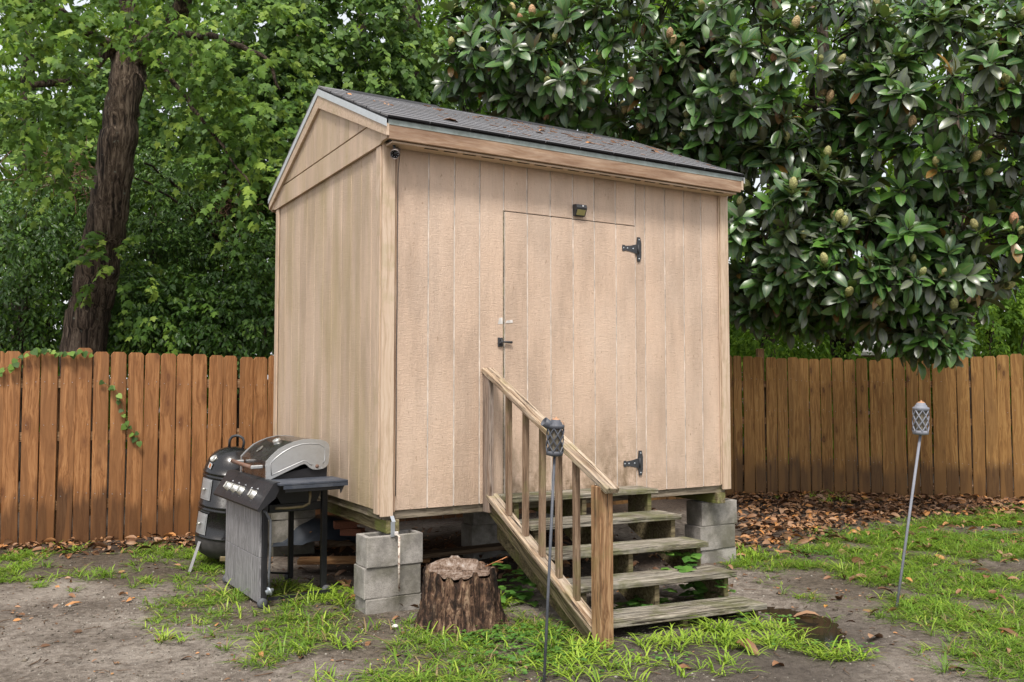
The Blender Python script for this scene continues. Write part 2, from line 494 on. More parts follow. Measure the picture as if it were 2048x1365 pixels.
col = t.mix(t.math('MULTIPLY', A('grassy'), .6), col, t.ramp(n2, [(.3, (.04, .03, .02)), (.7, (.12, .09, .055))]))
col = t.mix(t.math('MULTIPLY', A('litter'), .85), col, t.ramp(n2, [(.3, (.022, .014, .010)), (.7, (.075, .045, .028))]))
col = t.mix(t.math('MULTIPLY', A('mud'), .8), col, t.ramp(n2, [(.3, (.050, .040, .032)), (.7, (.115, .094, .076))]))
lump = t.noise(v, 7, 5, .65)
col = t.mix(t.ramp(lump, [(.36, .45), (.5, 0)]), col, t.mix(.5, col, (.03, .024, .019)))
col = t.mix(t.ramp(t.noise(v, 55, 4, .7), [(.60, 0), (.68, .55)]), col, (.06, .042, .03))
hh = t.math('ADD', t.math('MULTIPLY', lump, 1.4), t.math('ADD', t.math('MULTIPLY', n3, .5), t.math('ADD', n2, t.math('MULTIPLY', pm, .35))))
rr = t.math('SUBTRACT', .92, t.math('MULTIPLY', t.math('MULTIPLY', A('mud'), t.ramp(n1, [(.35, .4), (.6, 1)])), .42))
t.bsdf(col, rr, .35, normal=t.bump(hh, 1.0, .022))
ground = link('ground', np_mesh('ground', V, F, {'mud': mud, 'litter': lit, 'grassy': grs}, True, t.m))
tag(ground, 'bare sandy brown dirt yard with damp mud before the steps', 'ground', kind='structure')

t = NT('puddle_water'); v = t.coord('Object', False)
t.bsdf((.022, .019, .014), .05, .5, normal=t.bump(t.noise(v, 18, 3, .5), .03, .004), coat=0)
cx_, cy_ = np.mean([p[0] for p in PUDDLE]), np.mean([p[1] for p in PUDDLE])
pp = []
for i in range(len(PUDDLE)):
    a, b = Vector(PUDDLE[i]), Vector(PUDDLE[(i + 1) % len(PUDDLE)])
    for k in range(4): pp.append(a.lerp(b, k / 4))
zw = float(np.mean([gz(p.x, p.y) for p in pp])) - .004
pp = [Vector((cx_ + (p.x - cx_) * 1.3, cy_ + (p.y - cy_) * 1.3)) for p in pp]
m = MB(); m.raw([(p.x, p.y, zw) for p in pp] + [(cx_, cy_, zw)], [[i, (i + 1) % len(pp), len(pp)] for i in range(len(pp))])
tag(m.build('puddle', t.m), 'shallow brown puddle beside the bottom step', 'puddle', kind='structure')

# ================================================================ MATERIALS
TAN = (.575, .425, .320)
M_SIDE = siding('painted_siding', TAN)
M_SIDEL = siding('painted_siding_with_algae', (.56, .425, .315), algae=.5)
M_DOOR = siding('painted_door_siding', TAN, mildew=(.70, .55))
M_GROOVE = plain('worn_groove', (.62, .56, .50), .8, .2, var=.35, sc=9)
M_DARK = plain('opening_shade_dark', (.03, .025, .02), .9)  # near-black that stands in for the shade inside narrow openings
M_TRIM = wood('painted_trim', (.44, .325, .23), (.55, .415, .305), (.60, .475, .365), 0, bump=.18, rough=.6, moss=(.30, .27, .12), mossamt=.22)
M_FASCIA = wood('peeling_fascia', (.42, .28, .175), (.55, .40, .285), (.60, .46, .34), 0, bump=.25, rough=.6, grey=(.17, .09, .05), greyamt=.85)
M_RIM = wood('grey_rim_joist', (.10, .08, .055), (.20, .165, .12), (.30, .25, .19), 0, bump=.5, cracks=.5, moss=(.20, .20, .07), mossamt=.35)
M_SKID = wood('mossy_skid', (.085, .065, .035), (.18, .145, .08), (.27, .23, .14), 0, bump=.6, cracks=.7, moss=(.22, .25, .06), mossamt=.65)
M_STEP = wood('weathered_tread', (.050, .040, .026), (.175, .148, .105), (.42, .38, .31), 0, bump=1.0, cracks=1.0, grey=(.33, .31, .265), greyamt=.55, moss=(.105, .11, .038), mossamt=.6, rough=.85)
M_STRING = wood('mossy_stringer', (.06, .048, .026), (.145, .115, .062), (.235, .195, .115), 0, bump=.6, cracks=.75, moss=(.13, .145, .035), mossamt=.55, rough=.85)
M_RAILW = wood('weathered_rail', (.15, .09, .05), (.36, .25, .155), (.58, .47, .35), 0, bump=.9, cracks=1.0, grey=(.34, .30, .25), greyamt=.55, moss=(.22, .20, .07), mossamt=.3, rough=.8)
M_POST = wood('brown_post', (.15, .075, .035), (.30, .17, .085), (.42, .27, .15), 0, bump=.5, cracks=.75, rough=.75, moss=(.17, .15, .05), mossamt=.25)
M_GREYPOST = wood('grey_post', (.14, .09, .06), (.27, .20, .155), (.38, .31, .26), 0, bump=.5, cracks=.6, knot=.5, rough=.8, grey=(.27, .25, .24), greyamt=.5)
M_BAL = wood('reddish_baluster', (.11, .065, .04), (.22, .145, .095), (.31, .225, .155), 0, bump=.4, cracks=.5, knot=.5, rough=.8, moss=(.16, .16, .05), mossamt=.3)
M_FENL = wood('orange_cedar', (.165, .066, .021), (.305, .135, .048), (.43, .215, .088), 2, knot=1.0, knotcol=(.10, .035, .014), rough=.55, spec=.35, bump=.25, wet=(.43, .13, (.042, .022, .013), .62))
M_FENR = wood('brown_cedar', (.175, .080, .024), (.315, .165, .052), (.42, .245, .088), 2, knot=.9, knotcol=(.075, .03, .013), rough=.65, spec=.3, bump=.25, wet=(.38, .15, (.055, .029, .015), .46))
M_CONC = concrete('concrete_block', (.31, .29, .265))
M_GALV = metal_paint('galvanised_steel', (.42, .46, .50), .35, .25, metal=.7)
M_DRIPW = metal_paint('white_drip_edge', (.62, .66, .69), .4, .2, metal=.3, dustcol=(.3, .3, .28))
M_DRIPG = metal_paint('grey_drip_edge', (.30, .345, .33), .42, .5, metal=.3, dustcol=(.10, .12, .09))
M_BLACK = metal_paint('black_iron', (.030, .032, .036), .45, .25, dustcol=(.10, .10, .11))
t = NT('asphalt_shingle'); v = t.coord(); rn = t.add('ObjectInfo').outputs['Random']
g = t.noise(v, 420, 2, .6); st = t.noise(t.mapv(v, (6, 1, 1)), 3, 4, .6)
c = t.mix(t.ramp(g, [(.35, 0), (.65, 1)]), (.07, .072, .08), (.27, .27, .285))
c = t.mix(t.math('MULTIPLY', rn, .45), c, (.10, .098, .10)); c = t.mix(t.ramp(st, [(.5, 0), (.7, .35)]), c, (.16, .14, .115))
t.bsdf(c, .88, .3, normal=t.bump(g, .5, .004)); M_SHING = t.m
M_FELT = plain('ridge_felt', (.028, .028, .031), .75, .3, var=.4, sc=60)

# ================================================================ THE SHED
WID, DEP = 3.10, 2.53
ZB, ZT = .653, 3.13
RS = (3.83 - 3.215) / 1.42                    # roof slope
RV = 1.25
def roofz(v, base=3.83): return base - abs(v - RV) * RS
shed = thing('garden_shed', 'tan wood-sided garden shed with gable roof raised on concrete blocks', 'shed', tuple(NEAR), YAW)
def P(name, mat, parent=shed): return lambda mb: mb.build(name, mat, parent)

def wall_boards(parent, grooves, fn, mat, name='siding_board', gap=.0055):
    for a, b in zip(grooves[:-1], grooves[1:]):
        fn(a + gap, b - gap).build(name, mat, parent)
def chb(lo, hi, c=.003): return MB().box(lo, hi, c)

# front wall
fw = MB().box((.04, .0075, .657), (WID - .04, .045, 3.22)).build('front_wall', M_GROOVE, shed)
FG = [.085, .340, .538, .738, .934, 1.131, 1.334, 1.535, 1.733, 1.938, 2.131, 2.229, 2.433, 2.633, 2.823, 3.015]
wall_boards(fw, FG[:5], lambda a, b: chb((a, .001, ZB), (b, .0070, ZT), .002), M_SIDE)
wall_boards(fw, FG[10:], lambda a, b: chb((a, .001, ZB), (b, .0070, ZT), .002), M_SIDE)
wall_boards(fw, FG[4:11], lambda a, b: chb((a, .001, 2.738), (b, .0070, ZT), .002), M_SIDE)
# door: backing panel proud of the opening, six boards, two hinges
door = MB().box((.941, .0012, .705), (2.126, .0070, 2.729)).build('door', M_GROOVE, shed)
wall_boards(door, [.939] + FG[5:10] + [2.128], lambda a, b: chb((a, -.0045, .700), (b, .0008, 2.730), .002), M_DOOR, 'door_board', .005)
tag(door, 'plank door with mildew along its foot')
MB().box((.926, -.001, .66), (.9345, .0069, 2.74)).build('door_gap_strip', M_RIM, shed)
MB().box((.942, -.002, .655), (2.128, .0069, .695)).build('door_sill_shade', M_DARK, shed)  # solid black bar painting the shade below the door
MB().box((.9350, .0060, .705), (.9385, .0073, 2.732)).build('door_gap_shade', M_DARK, shed)  # dark strip laid in to paint the shade of the side gap
MB().box((.9390, .0060, 2.7308), (2.1300, .0073, 2.7362)).build('door_gap_shade', M_DARK, shed)  # dark strip laid in to paint the shade of the top gap
for hz in (2.552, .876):
    h = MB(); HS = .80
    arm = [(1.955, hz + .018), (1.962, hz + .030), (1.985, hz + .030), (1.99, hz + .022), (2.06, hz + .030), (2.155, hz + .052), (2.155, hz - .052), (2.06, hz - .030), (1.99, hz - .022), (1.985, hz - .030), (1.962, hz - .030), (1.955, hz - .018)]
    hq = lambda x, z: (2.15 + (x - 2.15) * HS, hz + (z - hz) * HS)
    h.prism([(hq(x, z)[0], -.0047, hq(x, z)[1]) for x, z in arm], (0, -.004, 0))
    leaf = [(2.145, hz + .12), (2.178, hz + .12), (2.192, hz + .06), (2.192, hz - .06), (2.178, hz - .12), (2.145, hz - .12), (2.138, hz - .06), (2.138, hz + .06)]
    h.prism([(hq(x, z)[0], -.009, hq(x, z)[1]) for x, z in leaf][::-1], (0, .0098, 0))
    ho = h.build('hinge', M_BLACK, door)
    sc_ = MB()
    for x, z in ((1.972, hz), (2.02, hz), (2.09, hz), (2.165, hz + .095), (2.165, hz - .095)):
        sc_.lathe([(.0001, .004), (.006, .003), (.007, 0)], 8, Matrix.Translation((hq(x, z)[0], -.0088, hq(x, z)[1])) @ Matrix.Rotation(R(90), 4, 'X'))
    sc_.build('screw_heads', M_GALV, door)['kind'] = 'stuff'
    MB().tube([(2.150, -.012, hz + .036), (2.150, -.012, hz - .036)], .007, 8).build('hinge_pin', M_BLACK, door)
# latch on the left jamb
l = MB().box((.882, -.012, 1.755), (.920, .0015, 1.82), .003)
l.tube([(.885, -.016, 1.772), (.918, -.016, 1.803)], .005, 6); l.tube([(.915, -.018, 1.790), (.99, -.022, 1.787)], [.006, .009], 8)
l.tube([(.905, -.014, 1.765), (.905, -.028, 1.785), (.905, -.014, 1.806)], .006, 6)
l.build('door_latch', M_BLACK, shed)
M_WHITE = plain('bare_white_primer', (.62, .59, .56), .7)
for a, b, c_, d_ in ((.885, .9255, 1.915, 1.965), (.944, 1.005, 1.925, 1.950)):
    MB().prism([(a, (-.0005 if a < .93 else -.0075), c_), (b, (-.0005 if a < .93 else -.0075), c_ + .004), (b - .004, (-.0005 if a < .93 else -.0075), d_), (a + .01, (-.0005 if a < .93 else -.0075), d_ - .006)], (0, .0032, 0)).build('primer_patch', M_WHITE, shed)
# end walls (the left one faces the camera), back wall
SG = [.085, .2, .4, .603, .803, 1.014, 1.222, 1.432, 1.645, 1.845, 2.048, 2.25, 2.45]
for side in (0, 1):
    x0, x1 = (.009, .05) if side == 0 else (WID - .05, WID - .009)
    sw = MB().prism([(x0, .05, .657), (x0, DEP - .05, .657), (x0, DEP - .05, 3.2), (x0, RV, 3.68), (x0, .05, 3.2)], (x1 - x0, 0, 0)).build('end_wall', M_GROOVE, shed)
    f0, f1 = (.002, .0087) if side == 0 else (WID - .0087, WID - .002)
    mt = M_SIDEL
    wall_boards(sw, SG, lambda a, b: chb((f0, a, ZB), (f1, b, 3.10)), mt, gap=.0035)
    # gable boards stand further out
    g0, g1 = (-.022, .0025) if side == 0 else (WID - .0025, WID + .022)
    for a, b in zip(SG[:-1], SG[1:]):
        a_, b_ = a + .003, b - .003
        za, zb = roofz(a_) - .10, roofz(b_) - .10
        if max(za, zb) < 3.29: continue
        za, zb = max(za, 3.275), max(zb, 3.275)
        pl = [(g0, a_, 3.268), (g0, b_, 3.268), (g0, b_, zb)]
        if a_ < RV < b_: pl.append((g0, RV, roofz(RV) - .10))
        pl.append((g0, a_, za))
        MB().prism(pl, (g1 - g0, 0, 0)).build('gable_board', mt, sw)
bw = MB().box((.04, DEP - .05, .657), (WID - .04, DEP - .009, 3.22)).build('back_wall', M_GROOVE, shed)
BG = list(np.linspace(.085, 3.015, 15))
wall_boards(bw, BG, lambda a, b: chb((a, DEP - .0087, ZB), (b, DEP - .002, ZT)), M_SIDE)
MB().box((.06, .06, .60), (WID - .06, DEP - .06, .64)).build('floor_deck', M_RIM, shed)

# corner boards: two boards each corner
ZC = .62
for cu in (0, 1):
    for cv in (0, 1):
        fu = (lambda u: u) if cu == 0 else (lambda u: WID - u)
        fv = (lambda v_: v_) if cv == 0 else (lambda v_: DEP - v_)
        a, b = sorted((fu(-.006), fu(.083))); c_, d_ = sorted((fv(-.022), fv(.0)))
        o = board('corner_board', ((a + b) / 2, (c_ + d_) / 2, ZC), ((a + b) / 2, (c_ + d_) / 2, 3.10), b - a, d_ - c_, (0, -1 if cv == 0 else 1, 0), M_TRIM, shed)
        a, b = sorted((fu(-.016), fu(.0))); c_, d_ = sorted((fv(.003), fv(.082)))
        board('corner_board', ((a + b) / 2, (c_ + d_) / 2, ZC + .012), ((a + b) / 2, (c_ + d_) / 2, 3.08), d_ - c_, b - a, (-1, 0, 0), M_TRIM, shed)
board('trim_strip', (.0935, -.006, .645), (.0935, -.006, 3.10), .012, .012, (0, -1, 0), M_FASCIA, shed)
board('trim_strip', (3.0105, -.006, .66), (3.0105, -.006, 3.10), .010, .012, (0, -1, 0), M_TRIM, shed)
# friezes, rake boards, fascias, soffit
for side in (0, 1):
    uo = -.014 if side == 0 else WID + .014
    fz = MB().prism([(uo - .009, .0, 3.085), (uo - .009, DEP, 3.085), (uo - .009, DEP + .10, 3.105), (uo - .009, 2.38, 3.255), (uo - .009, .12, 3.255), (uo - .009, -.10, 3.105)], (.018, 0, 0))
    fz.build('frieze_board', M_SIDEL, shed)
    ur = -.034 if side == 0 else WID + .034
    for s_ in (-1, 1):
        v_e = RV + s_ * 1.415
        p = [(RV, roofz(RV) - .035), (v_e, roofz(v_e) - .035), (v_e, roofz(v_e) - .112), (RV, roofz(RV) - .155)]
        MB().prism([(ur - .010, a, b) for a, b in p], (.020, 0, 0)).build('rake_board', M_TRIM, shed)
        p = [(RV, roofz(RV) - .004), (v_e + s_ * .012, roofz(v_e + s_ * .012) - .004), (v_e + s_ * .012, roofz(v_e + s_ * .012) - .052), (RV, roofz(RV) - .056)]
        MB().prism([(ur - (.016 if side == 0 else -.013), a, b) for a, b in p], (.003, 0, 0)).build('rake_drip_edge', M_DRIPW, shed)
    # eave returns
    for v0, v1 in ((-.135, -.0225), (DEP + .0225, DEP + .135)):
        MB().prism([(uo - .012, v0, 3.098), (uo - .012, v1, 3.098), (uo - .012, v1, 3.21), (uo - .012, v0, 3.20)], (.024 if side == 0 else .024, 0, 0)).build('eave_return', M_TRIM, shed)
for vf, sg in ((-.150, -1), (RV * 2 + .150, 1)):
    board('fascia_board', (-.022, vf, 3.137), (WID + .022, vf, 3.137), .102, .022, (0, sg, 0), M_FASCIA, shed)
    zt = roofz(vf) - .004
    MB().box((-.030, vf + sg * .0125 - .0015, zt - .040), (WID + .030, vf + sg * .0125 + .0015, zt - .001)).build('drip_edge', M_DRIPG, shed)
    s0, s1 = sorted((vf - sg * .012, (-.023 if sg < 0 else DEP + .023)))
    sf = MB().box((.01, s0, 3.070), (WID - .01, s1, 3.082)).build('soffit', M_TRIM, shed)
    sv = MB()
    for k in range(19):
        x = .25 + k * .145
        if sg < 0: sv.box((x, s0 + .012, 3.0675), (x + .10, s0 + .026, 3.0698))
    if sg < 0: sv.build('soffit_vent', M_DARK, shed)
# roof deck with shingles laid in courses
UL, UR = -.045, WID + .038
rf = MB().prism([(UL, RV, roofz(RV) - .004), (UL, -.165, roofz(-.165) - .004), (UL, -.165, roofz(-.165) - .002 + .006), (UL, RV, roofz(RV) + .004), (UL, 2.665, roofz(2.665) + .004), (UL, 2.665, roofz(2.665) - .004)], (UR - UL, 0, 0)).build('roof', M_FELT, shed)
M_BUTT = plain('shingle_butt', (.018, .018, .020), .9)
SHT = {}
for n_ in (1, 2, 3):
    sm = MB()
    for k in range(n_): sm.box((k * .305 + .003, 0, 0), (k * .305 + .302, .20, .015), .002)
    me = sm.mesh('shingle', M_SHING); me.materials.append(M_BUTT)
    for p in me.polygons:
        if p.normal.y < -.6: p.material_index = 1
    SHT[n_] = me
ang = math.atan(RS)
for s_ in (-1, 1):
    for r_ in range(11):
        d = r_ * .137
        x = UL + (.0 if r_ % 2 == 0 else -.004); first = True
        while x < UR - .12:
            n_ = max(1, min(3, int(round((UR - x) / .305)))) if (UR - x) < .93 else 3
            if first and r_ % 2: n_ = 2
            first = False
            L = .305 * n_; xs_ = 1.0 if UR - x > .93 else (UR - x) / L
            v_ = RV + s_ * (1.425 + .006) - s_ * d * math.cos(ang)
            z = roofz(v_) + .0105
            if s_ < 0: M = Matrix.Translation((x, v_, z)) @ Matrix.Rotation(ang - .022, 4, 'X')
            else: M = Matrix.Translation((x + L * xs_, v_, z)) @ Matrix.Rotation(math.pi, 4, 'Z') @ Matrix.Rotation(ang - .022, 4, 'X')
            M = M @ Matrix.Rotation(random.uniform(-.0015, .0015), 4, 'Z') @ Matrix.Diagonal((xs_, 1, 1, 1))
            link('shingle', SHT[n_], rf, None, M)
            x += L
# ridge cap: lifted dark strips
x = UL + .22
k = 0
while x < UR - .45:
    L = random.uniform(.5, .8); dz = .018 + random.uniform(0, .018) + (.02 if .2 < x < .9 else 0)
    for s_ in (-1, 1):
        MB().prism([(x, RV, roofz(RV) + dz), (x, RV + s_ * .11, roofz(RV + .11) + dz * .8), (x, RV + s_ * .11, roofz(RV + .11) + dz * .8 + .005), (x, RV, roofz(RV) + dz + .006)], (L + .03, 0, random.uniform(-.008, .004))).build('ridge_cap', M_FELT, rf)
    x += L
# skids, rim joists
for u in (.045, 1.45, 2.965):
    board('skid', (u + .045, -.004, .55), (u + .045, DEP, .55), .09, .088, (0, 0, 1), M_SKID, shed)
for vv in (.030, DEP - .030):
    board('rim_joist', (.03, vv, .6275), (WID - .03, vv, .6275), .066, .026, (0, -1, 0), M_RIM, shed)
for uu in (.026, WID - .026):
    board('rim_joist', (uu, .045, .6275), (uu, DEP - .045, .6275), .066, .018, (1, 0, 0), M_RIM, shed)

# ================================================================ CONCRETE BLOCKS
def block_mesh():
    m = MB(); L, Wd, H = .395, .195, .197; t_ = .032
    o = [(-L/2, -Wd/2), (L/2, -Wd/2), (L/2, Wd/2), (-L/2, Wd/2)]
    wbm = bmesh.new()
    def ring(x0, x1, y0, y1, z): return [wbm.verts.new((x0, y0, z)), wbm.verts.new((x1, y0, z)), wbm.verts.new((x1, y1, z)), wbm.verts.new((x0, y1, z))]
    cores = [(-L/2 + t_, -.016, -Wd/2 + t_, Wd/2 - t_), (.016, L/2 - t_, -Wd/2 + t_, Wd/2 - t_)]
    xs = [-L/2, -L/2 + t_, -.016, .016, L/2 - t_, L/2]; ys = [-Wd/2, -Wd/2 + t_, Wd/2 - t_, Wd/2]
    gt = [[wbm.verts.new((x, y, H)) for x in xs] for y in ys]; gb = [[wbm.verts.new((x, y, 0)) for x in xs] for y in ys]
    for j in range(3):
        for i in range(5):
            if j == 1 and i in (1, 3):
                for (a, b) in (((j, i), (j, i + 1)), ((j, i + 1), (j + 1, i + 1)), ((j + 1, i + 1), (j + 1, i)), ((j + 1, i), (j, i))):
                    wbm.faces.new((gt[a[0]][a[1]], gt[b[0]][b[1]], gb[b[0]][b[1]], gb[a[0]][a[1]]))
                continue
            wbm.faces.new((gt[j][i], gt[j][i + 1], gt[j + 1][i + 1], gt[j + 1][i]))
            wbm.faces.new((gb[j][i], gb[j + 1][i], gb[j + 1][i + 1], gb[j][i + 1]))
    for i in range(5):
        wbm.faces.new((gb[0][i], gb[0][i + 1], gt[0][i + 1], gt[0][i])); wbm.faces.new((gb[3][i + 1], gb[3][i], gt[3][i], gt[3][i + 1]))
    for j in range(3):
        wbm.faces.new((gb[j + 1][0], gb[j][0], gt[j][0], gt[j + 1][0])); wbm.faces.new((gb[j][5], gb[j + 1][5], gt[j + 1][5], gt[j][5]))
    bmesh.ops.recalc_face_normals(wbm, faces=wbm.faces)
    ed = [e for e in wbm.edges if len(e.link_faces) == 2 and e.calc_face_angle() > .5]
    bmesh.ops.bevel(wbm, geom=ed, offset=.006, segments=2, affect='EDGES', profile=.6)
    for v_ in wbm.verts:
        v_.co += Vector((random.uniform(-1, 1), random.uniform(-1, 1), random.uniform(-1, 1))) * .0012
    me = bpy.data.meshes.new('concrete_block'); wbm.to_mesh(me); wbm.free(); me.materials.append(M_CONC); return me
BLK = block_mesh()
def stack(u, v, n, top, where, rot=0.0):
    names = {3: ('topmost', 'middle', 'lowest'), 2: ('upper', 'lower')}[n]
    for k in range(n):
        o = link('concrete_block', BLK, None, None)
        o.location = S(u + random.uniform(-.006, .006) - (.012 if k == 1 else 0), v + random.uniform(-.006, .006), top - .199 * (k + 1))
        o.rotation_euler = (0, 0, YAW + rot + random.uniform(-.012, .012))
        tag(o, f'{names[k]} grey concrete block in the stack {where}', 'concrete block', 'concrete blocks under the shed')
stack(.085, .045, 3, .505, 'under the near corner of the shed')
stack(3.10, .22, 3, .505, 'under the right front corner of the shed')
stack(.10, 2.36, 3, .505, 'behind the grill under the far left shed corner')
stack(1.50, 1.25, 3, .505, 'in the dark middle below the shed')
stack(2.98, 2.40, 3, .505, 'under the far right shed corner')

# hold-down strap and rod at the near corner
st_ = thing('anchor_strap', 'galvanised hold-down strap with white rusty rod at the shed corner', 'anchor strap', tuple(S(.05, -.05)), YAW)
MB().prism([(.008, .022, .625), (.033, .022, .625), (.033, -.010, .590), (.008, -.010, .590)], (0, -.002, 0)).raw([], []).build('strap', M_GALV, st_)
MB().box((-.001, -.014, .495), (.028, -.0115, .592)).build('strap', M_GALV, st_)
M_ROD = metal_paint('rusty_white_rod', (.62, .56, .48), .5, .3, rust=.75, rustcol=(.16, .055, .025))
MB().box((.022, -.030, .503), (.047, -.015, .528), .002).build('clamp', M_WHITE, st_)
MB().tube([(.035, -.068, .505), (.035, -.068, .30), (.037, -.069, .155)], .0075, 8).build('rod', M_ROD, st_)
MB().tube([(.035, -.020, .509), (.035, -.068, .503)], .005, 6).build('hook', M_ROD, st_)

# ================================================================ FENCE
def picket_mesh(mat, w, h, bend):
    m = MB(); c_ = .028
    segs = [0, .5 * h, h - c_]
    o = []
    fr = []
    sec = [(-1, .016, 0), (-1, .005, 0), (-1, 0, .005), (1, 0, -.005), (1, .005, 0), (1, .016, 0)]
    vs = []
    for z, k in ((0, 0), (h * .5, 0), (h - c_, 0), (h - .008, .015), (h, .024)):
        bx = bend * math.sin(z / h * 3.1) ; vs += [(s_ * (w / 2 - k) + dx + bx, y + abs(bend) * (z / h) ** 2, z) for s_, y, dx in sec]
    fs = [[j * 6 + i, j * 6 + (i + 1) % 6, j * 6 + 6 + (i + 1) % 6, j * 6 + 6 + i] for j in range(4) for i in range(6)] + [[24, 25, 26, 27, 28, 29], [5, 4, 3, 2, 1, 0]]
    m.raw(vs, fs)
    return m.mesh('picket', mat)
def fence(name, label, path, mat, pitch, w, hfun, rails):
    root = thing(name, label, 'fence', (path[0][0], path[0][1], 0))
    o = Vector((path[0][0], path[0][1], 0))
    var = [picket_mesh(mat, w, 1.82, b) for b in (-.006, .001, .004, .008)]
    pts = [Vector((x, y, 0)) for x, y in path]; L = [0]
    for a, b in zip(pts[:-1], pts[1:]): L.append(L[-1] + (b - a).length)
    def at(s_):
        for i in range(len(pts) - 1):
            if s_ <= L[i + 1] or i == len(pts) - 2:
                k = (s_ - L[i]) / (L[i + 1] - L[i]); d = (pts[i + 1] - pts[i]).normalized(); return pts[i].lerp(pts[i + 1], k), d
    s_ = pitch / 2; k = 0; nails = MB()
    while s_ < L[-1]:
        p, d = at(s_); n = Vector((d.y, -d.x, 0))
        h = hfun(p.x) + random.uniform(-.014, .014)
        a = math.atan2(d.y, d.x)
        M = Matrix.Translation(p - o + n * random.uniform(0, .005) + Vector((0, 0, -.02))) @ Matrix.Rotation(a + random.uniform(-.025, .025), 4, 'Z') @ Matrix.Rotation(random.uniform(-.006, .006), 4, 'Y') @ Matrix.Diagonal((random.uniform(.97, 1.03), 1, (h + .02) / 1.82, 1))
        link('picket', var[k % 4], root, None, M)
        for z in (.47, 1.12, 1.52):
            for dx in (-.035, .038):
                if random.random() < .7: nails.lathe([(.0001, .0022), (.003, .0018), (.0036, 0)], 6, M @ Matrix.Translation((dx, -.0004, z + random.uniform(-.02, .02))) @ Matrix.Rotation(R(90), 4, 'X'))
        k += 1; s_ += pitch * random.uniform(.985, 1.015)
    for i in range(len(pts) - 1):
        a, b = pts[i], pts[i + 1]; d = (b - a).normalized(); n = Vector((-d.y, d.x, 0))
        for z in rails:
            board('rail', a - o + n * .042 + Vector((0, 0, z)), b - o + n * .042 + Vector((0, 0, z)), .088, .036, n, M_POST, root)
    nails.build('nail_heads', M_GALV, root)['kind'] = 'stuff'
    return root, o, at, L
FL = [(-7.4, 6.92), (-4.69, 8.13), (-3.15, 8.81), (-1.5, 9.54), (.6, 10.55)]
FR = [(.62, 10.565), (2.0, 11.55), (3.1, 12.05), (4.3, 12.12), (5.5, 11.8), (6.6, 11.36), (9.2, 10.2)]
def hl(x): return 1.80 + (.035 if -4.2 < x < -3.95 else 0) - .012 * (x + 4)
def hr(x): return 1.84 + .05 * abs((x - 4.9) / 1.9)
fl, fo, fat, fL = fence('wooden_fence', 'orange-brown picket fence with dog-eared tops left of the shed', FL, M_FENL, .1485, .1375, hl, (.35, 1.0, 1.5))
fr_, fo2, fat2, fL2 = fence('wooden_fence', 'darker brown picket fence curving behind the yard right of the shed', FR, M_FENR, .156, .146, hr, (.35, 1.0, 1.5))
for at_, o_, root, lens, hts in ((fat, fo, fl, (1.0, 3.4, 5.8), 1.72), (fat2, fo2, fr_, (1.0, 3.25, 5.7, 8.1), 1.93)):
    for s_ in lens:
        p, d = at_(s_); n = Vector((-d.y, d.x, 0))
        board('fence_post', p - o_ + n * .11 + Vector((0, 0, -.1)), p - o_ + n * .11 + Vector((0, 0, hts + (.06 if abs(s_ - 3.25) < .1 else -.15))), .089, .089, n, M_POST, root)

# ================================================================ WOODEN STEPS
steps = thing('wooden_steps', 'weathered five-tread wooden steps with one railing leading to the shed door', 'steps', tuple(NEAR), YAW)
ZL = [.703 - .148 * k for k in range(5)]; ZR = [.690 - .157 * k for k in range(5)]
VF = [-.275 - .265 * k for k in range(5)]
TU0, TU1 = .835, 2.115
for k in range(5):
    e = random.uniform(-.012, .012)
    board('tread', (TU0 + e, VF[k] + .132, ZL[k] - .002), (TU1 + e, VF[k] + .132, ZR[k] - .002), .262 if k else .25, .036, (0, 0, 1), M_STEP, steps, .004)
def stringer(u, w=.036):
    f = (u - TU0) / (TU1 - TU0); zk = [ZL[k] * (1 - f) + ZR[k] * f - .0215 for k in range(5)]
    p = [(-.002, zk[0])]
    for k in range(5):
        p.append((VF[k] + .035, zk[k]))
        if k < 4: p.append((VF[k] + .035, zk[k + 1]))
    p += [(VF[4] + .035, -.06), (-1.02, -.06), (-.004, .40)]
    MB().prism([(u - w / 2, a, b) for a, b in p], (w, 0, 0)).build('stringer', M_STRING, steps)
stringer(.895); stringer(1.46); stringer(2.055)
RU = .800
def hz_(v): return 1.588 + .482 * v
board('handrail', (RU, .004, hz_(.004)), (RU, -1.452, hz_(-1.452)), .092, .036, (0, -.4, 1), M_RAILW, steps, .004)
def lz(v): return .742 + .5 * v
board('lower_rail', (RU + .002, -.055, lz(-.055)), (RU + .002, -1.31, lz(-1.31)), .088, .036, (0, -.45, 1), M_RAILW, steps, .004)
board('rail_stringer', (RU + .002, -.028, lz(-.028) - .075), (RU + .002, -1.24, lz(-1.24) - .075), .10, .034, (1, 0, 0), M_STRING, steps)
board('newel_post', (RU - .004, -1.355, -.06), (RU - .004, -1.355, hz_(-1.355) - .025), .092, .092, (0, -1, 0), M_POST, steps, .005)
board('rail_post', (RU - .02, -.0475, .60), (RU - .02, -.0475, hz_(-.0475) - .012), .088, .040, (-1, 0, 0), M_GREYPOST, steps, .004)
for v in (-.295, -.508, -.708, -.90, -1.09):
    e = random.uniform(-.006, .006)
    board('baluster', (RU + .004, v, lz(v) + .012), (RU + .004 + e, v, hz_(v) - .020), .036, .036, (0, -1, 0), M_BAL, steps)

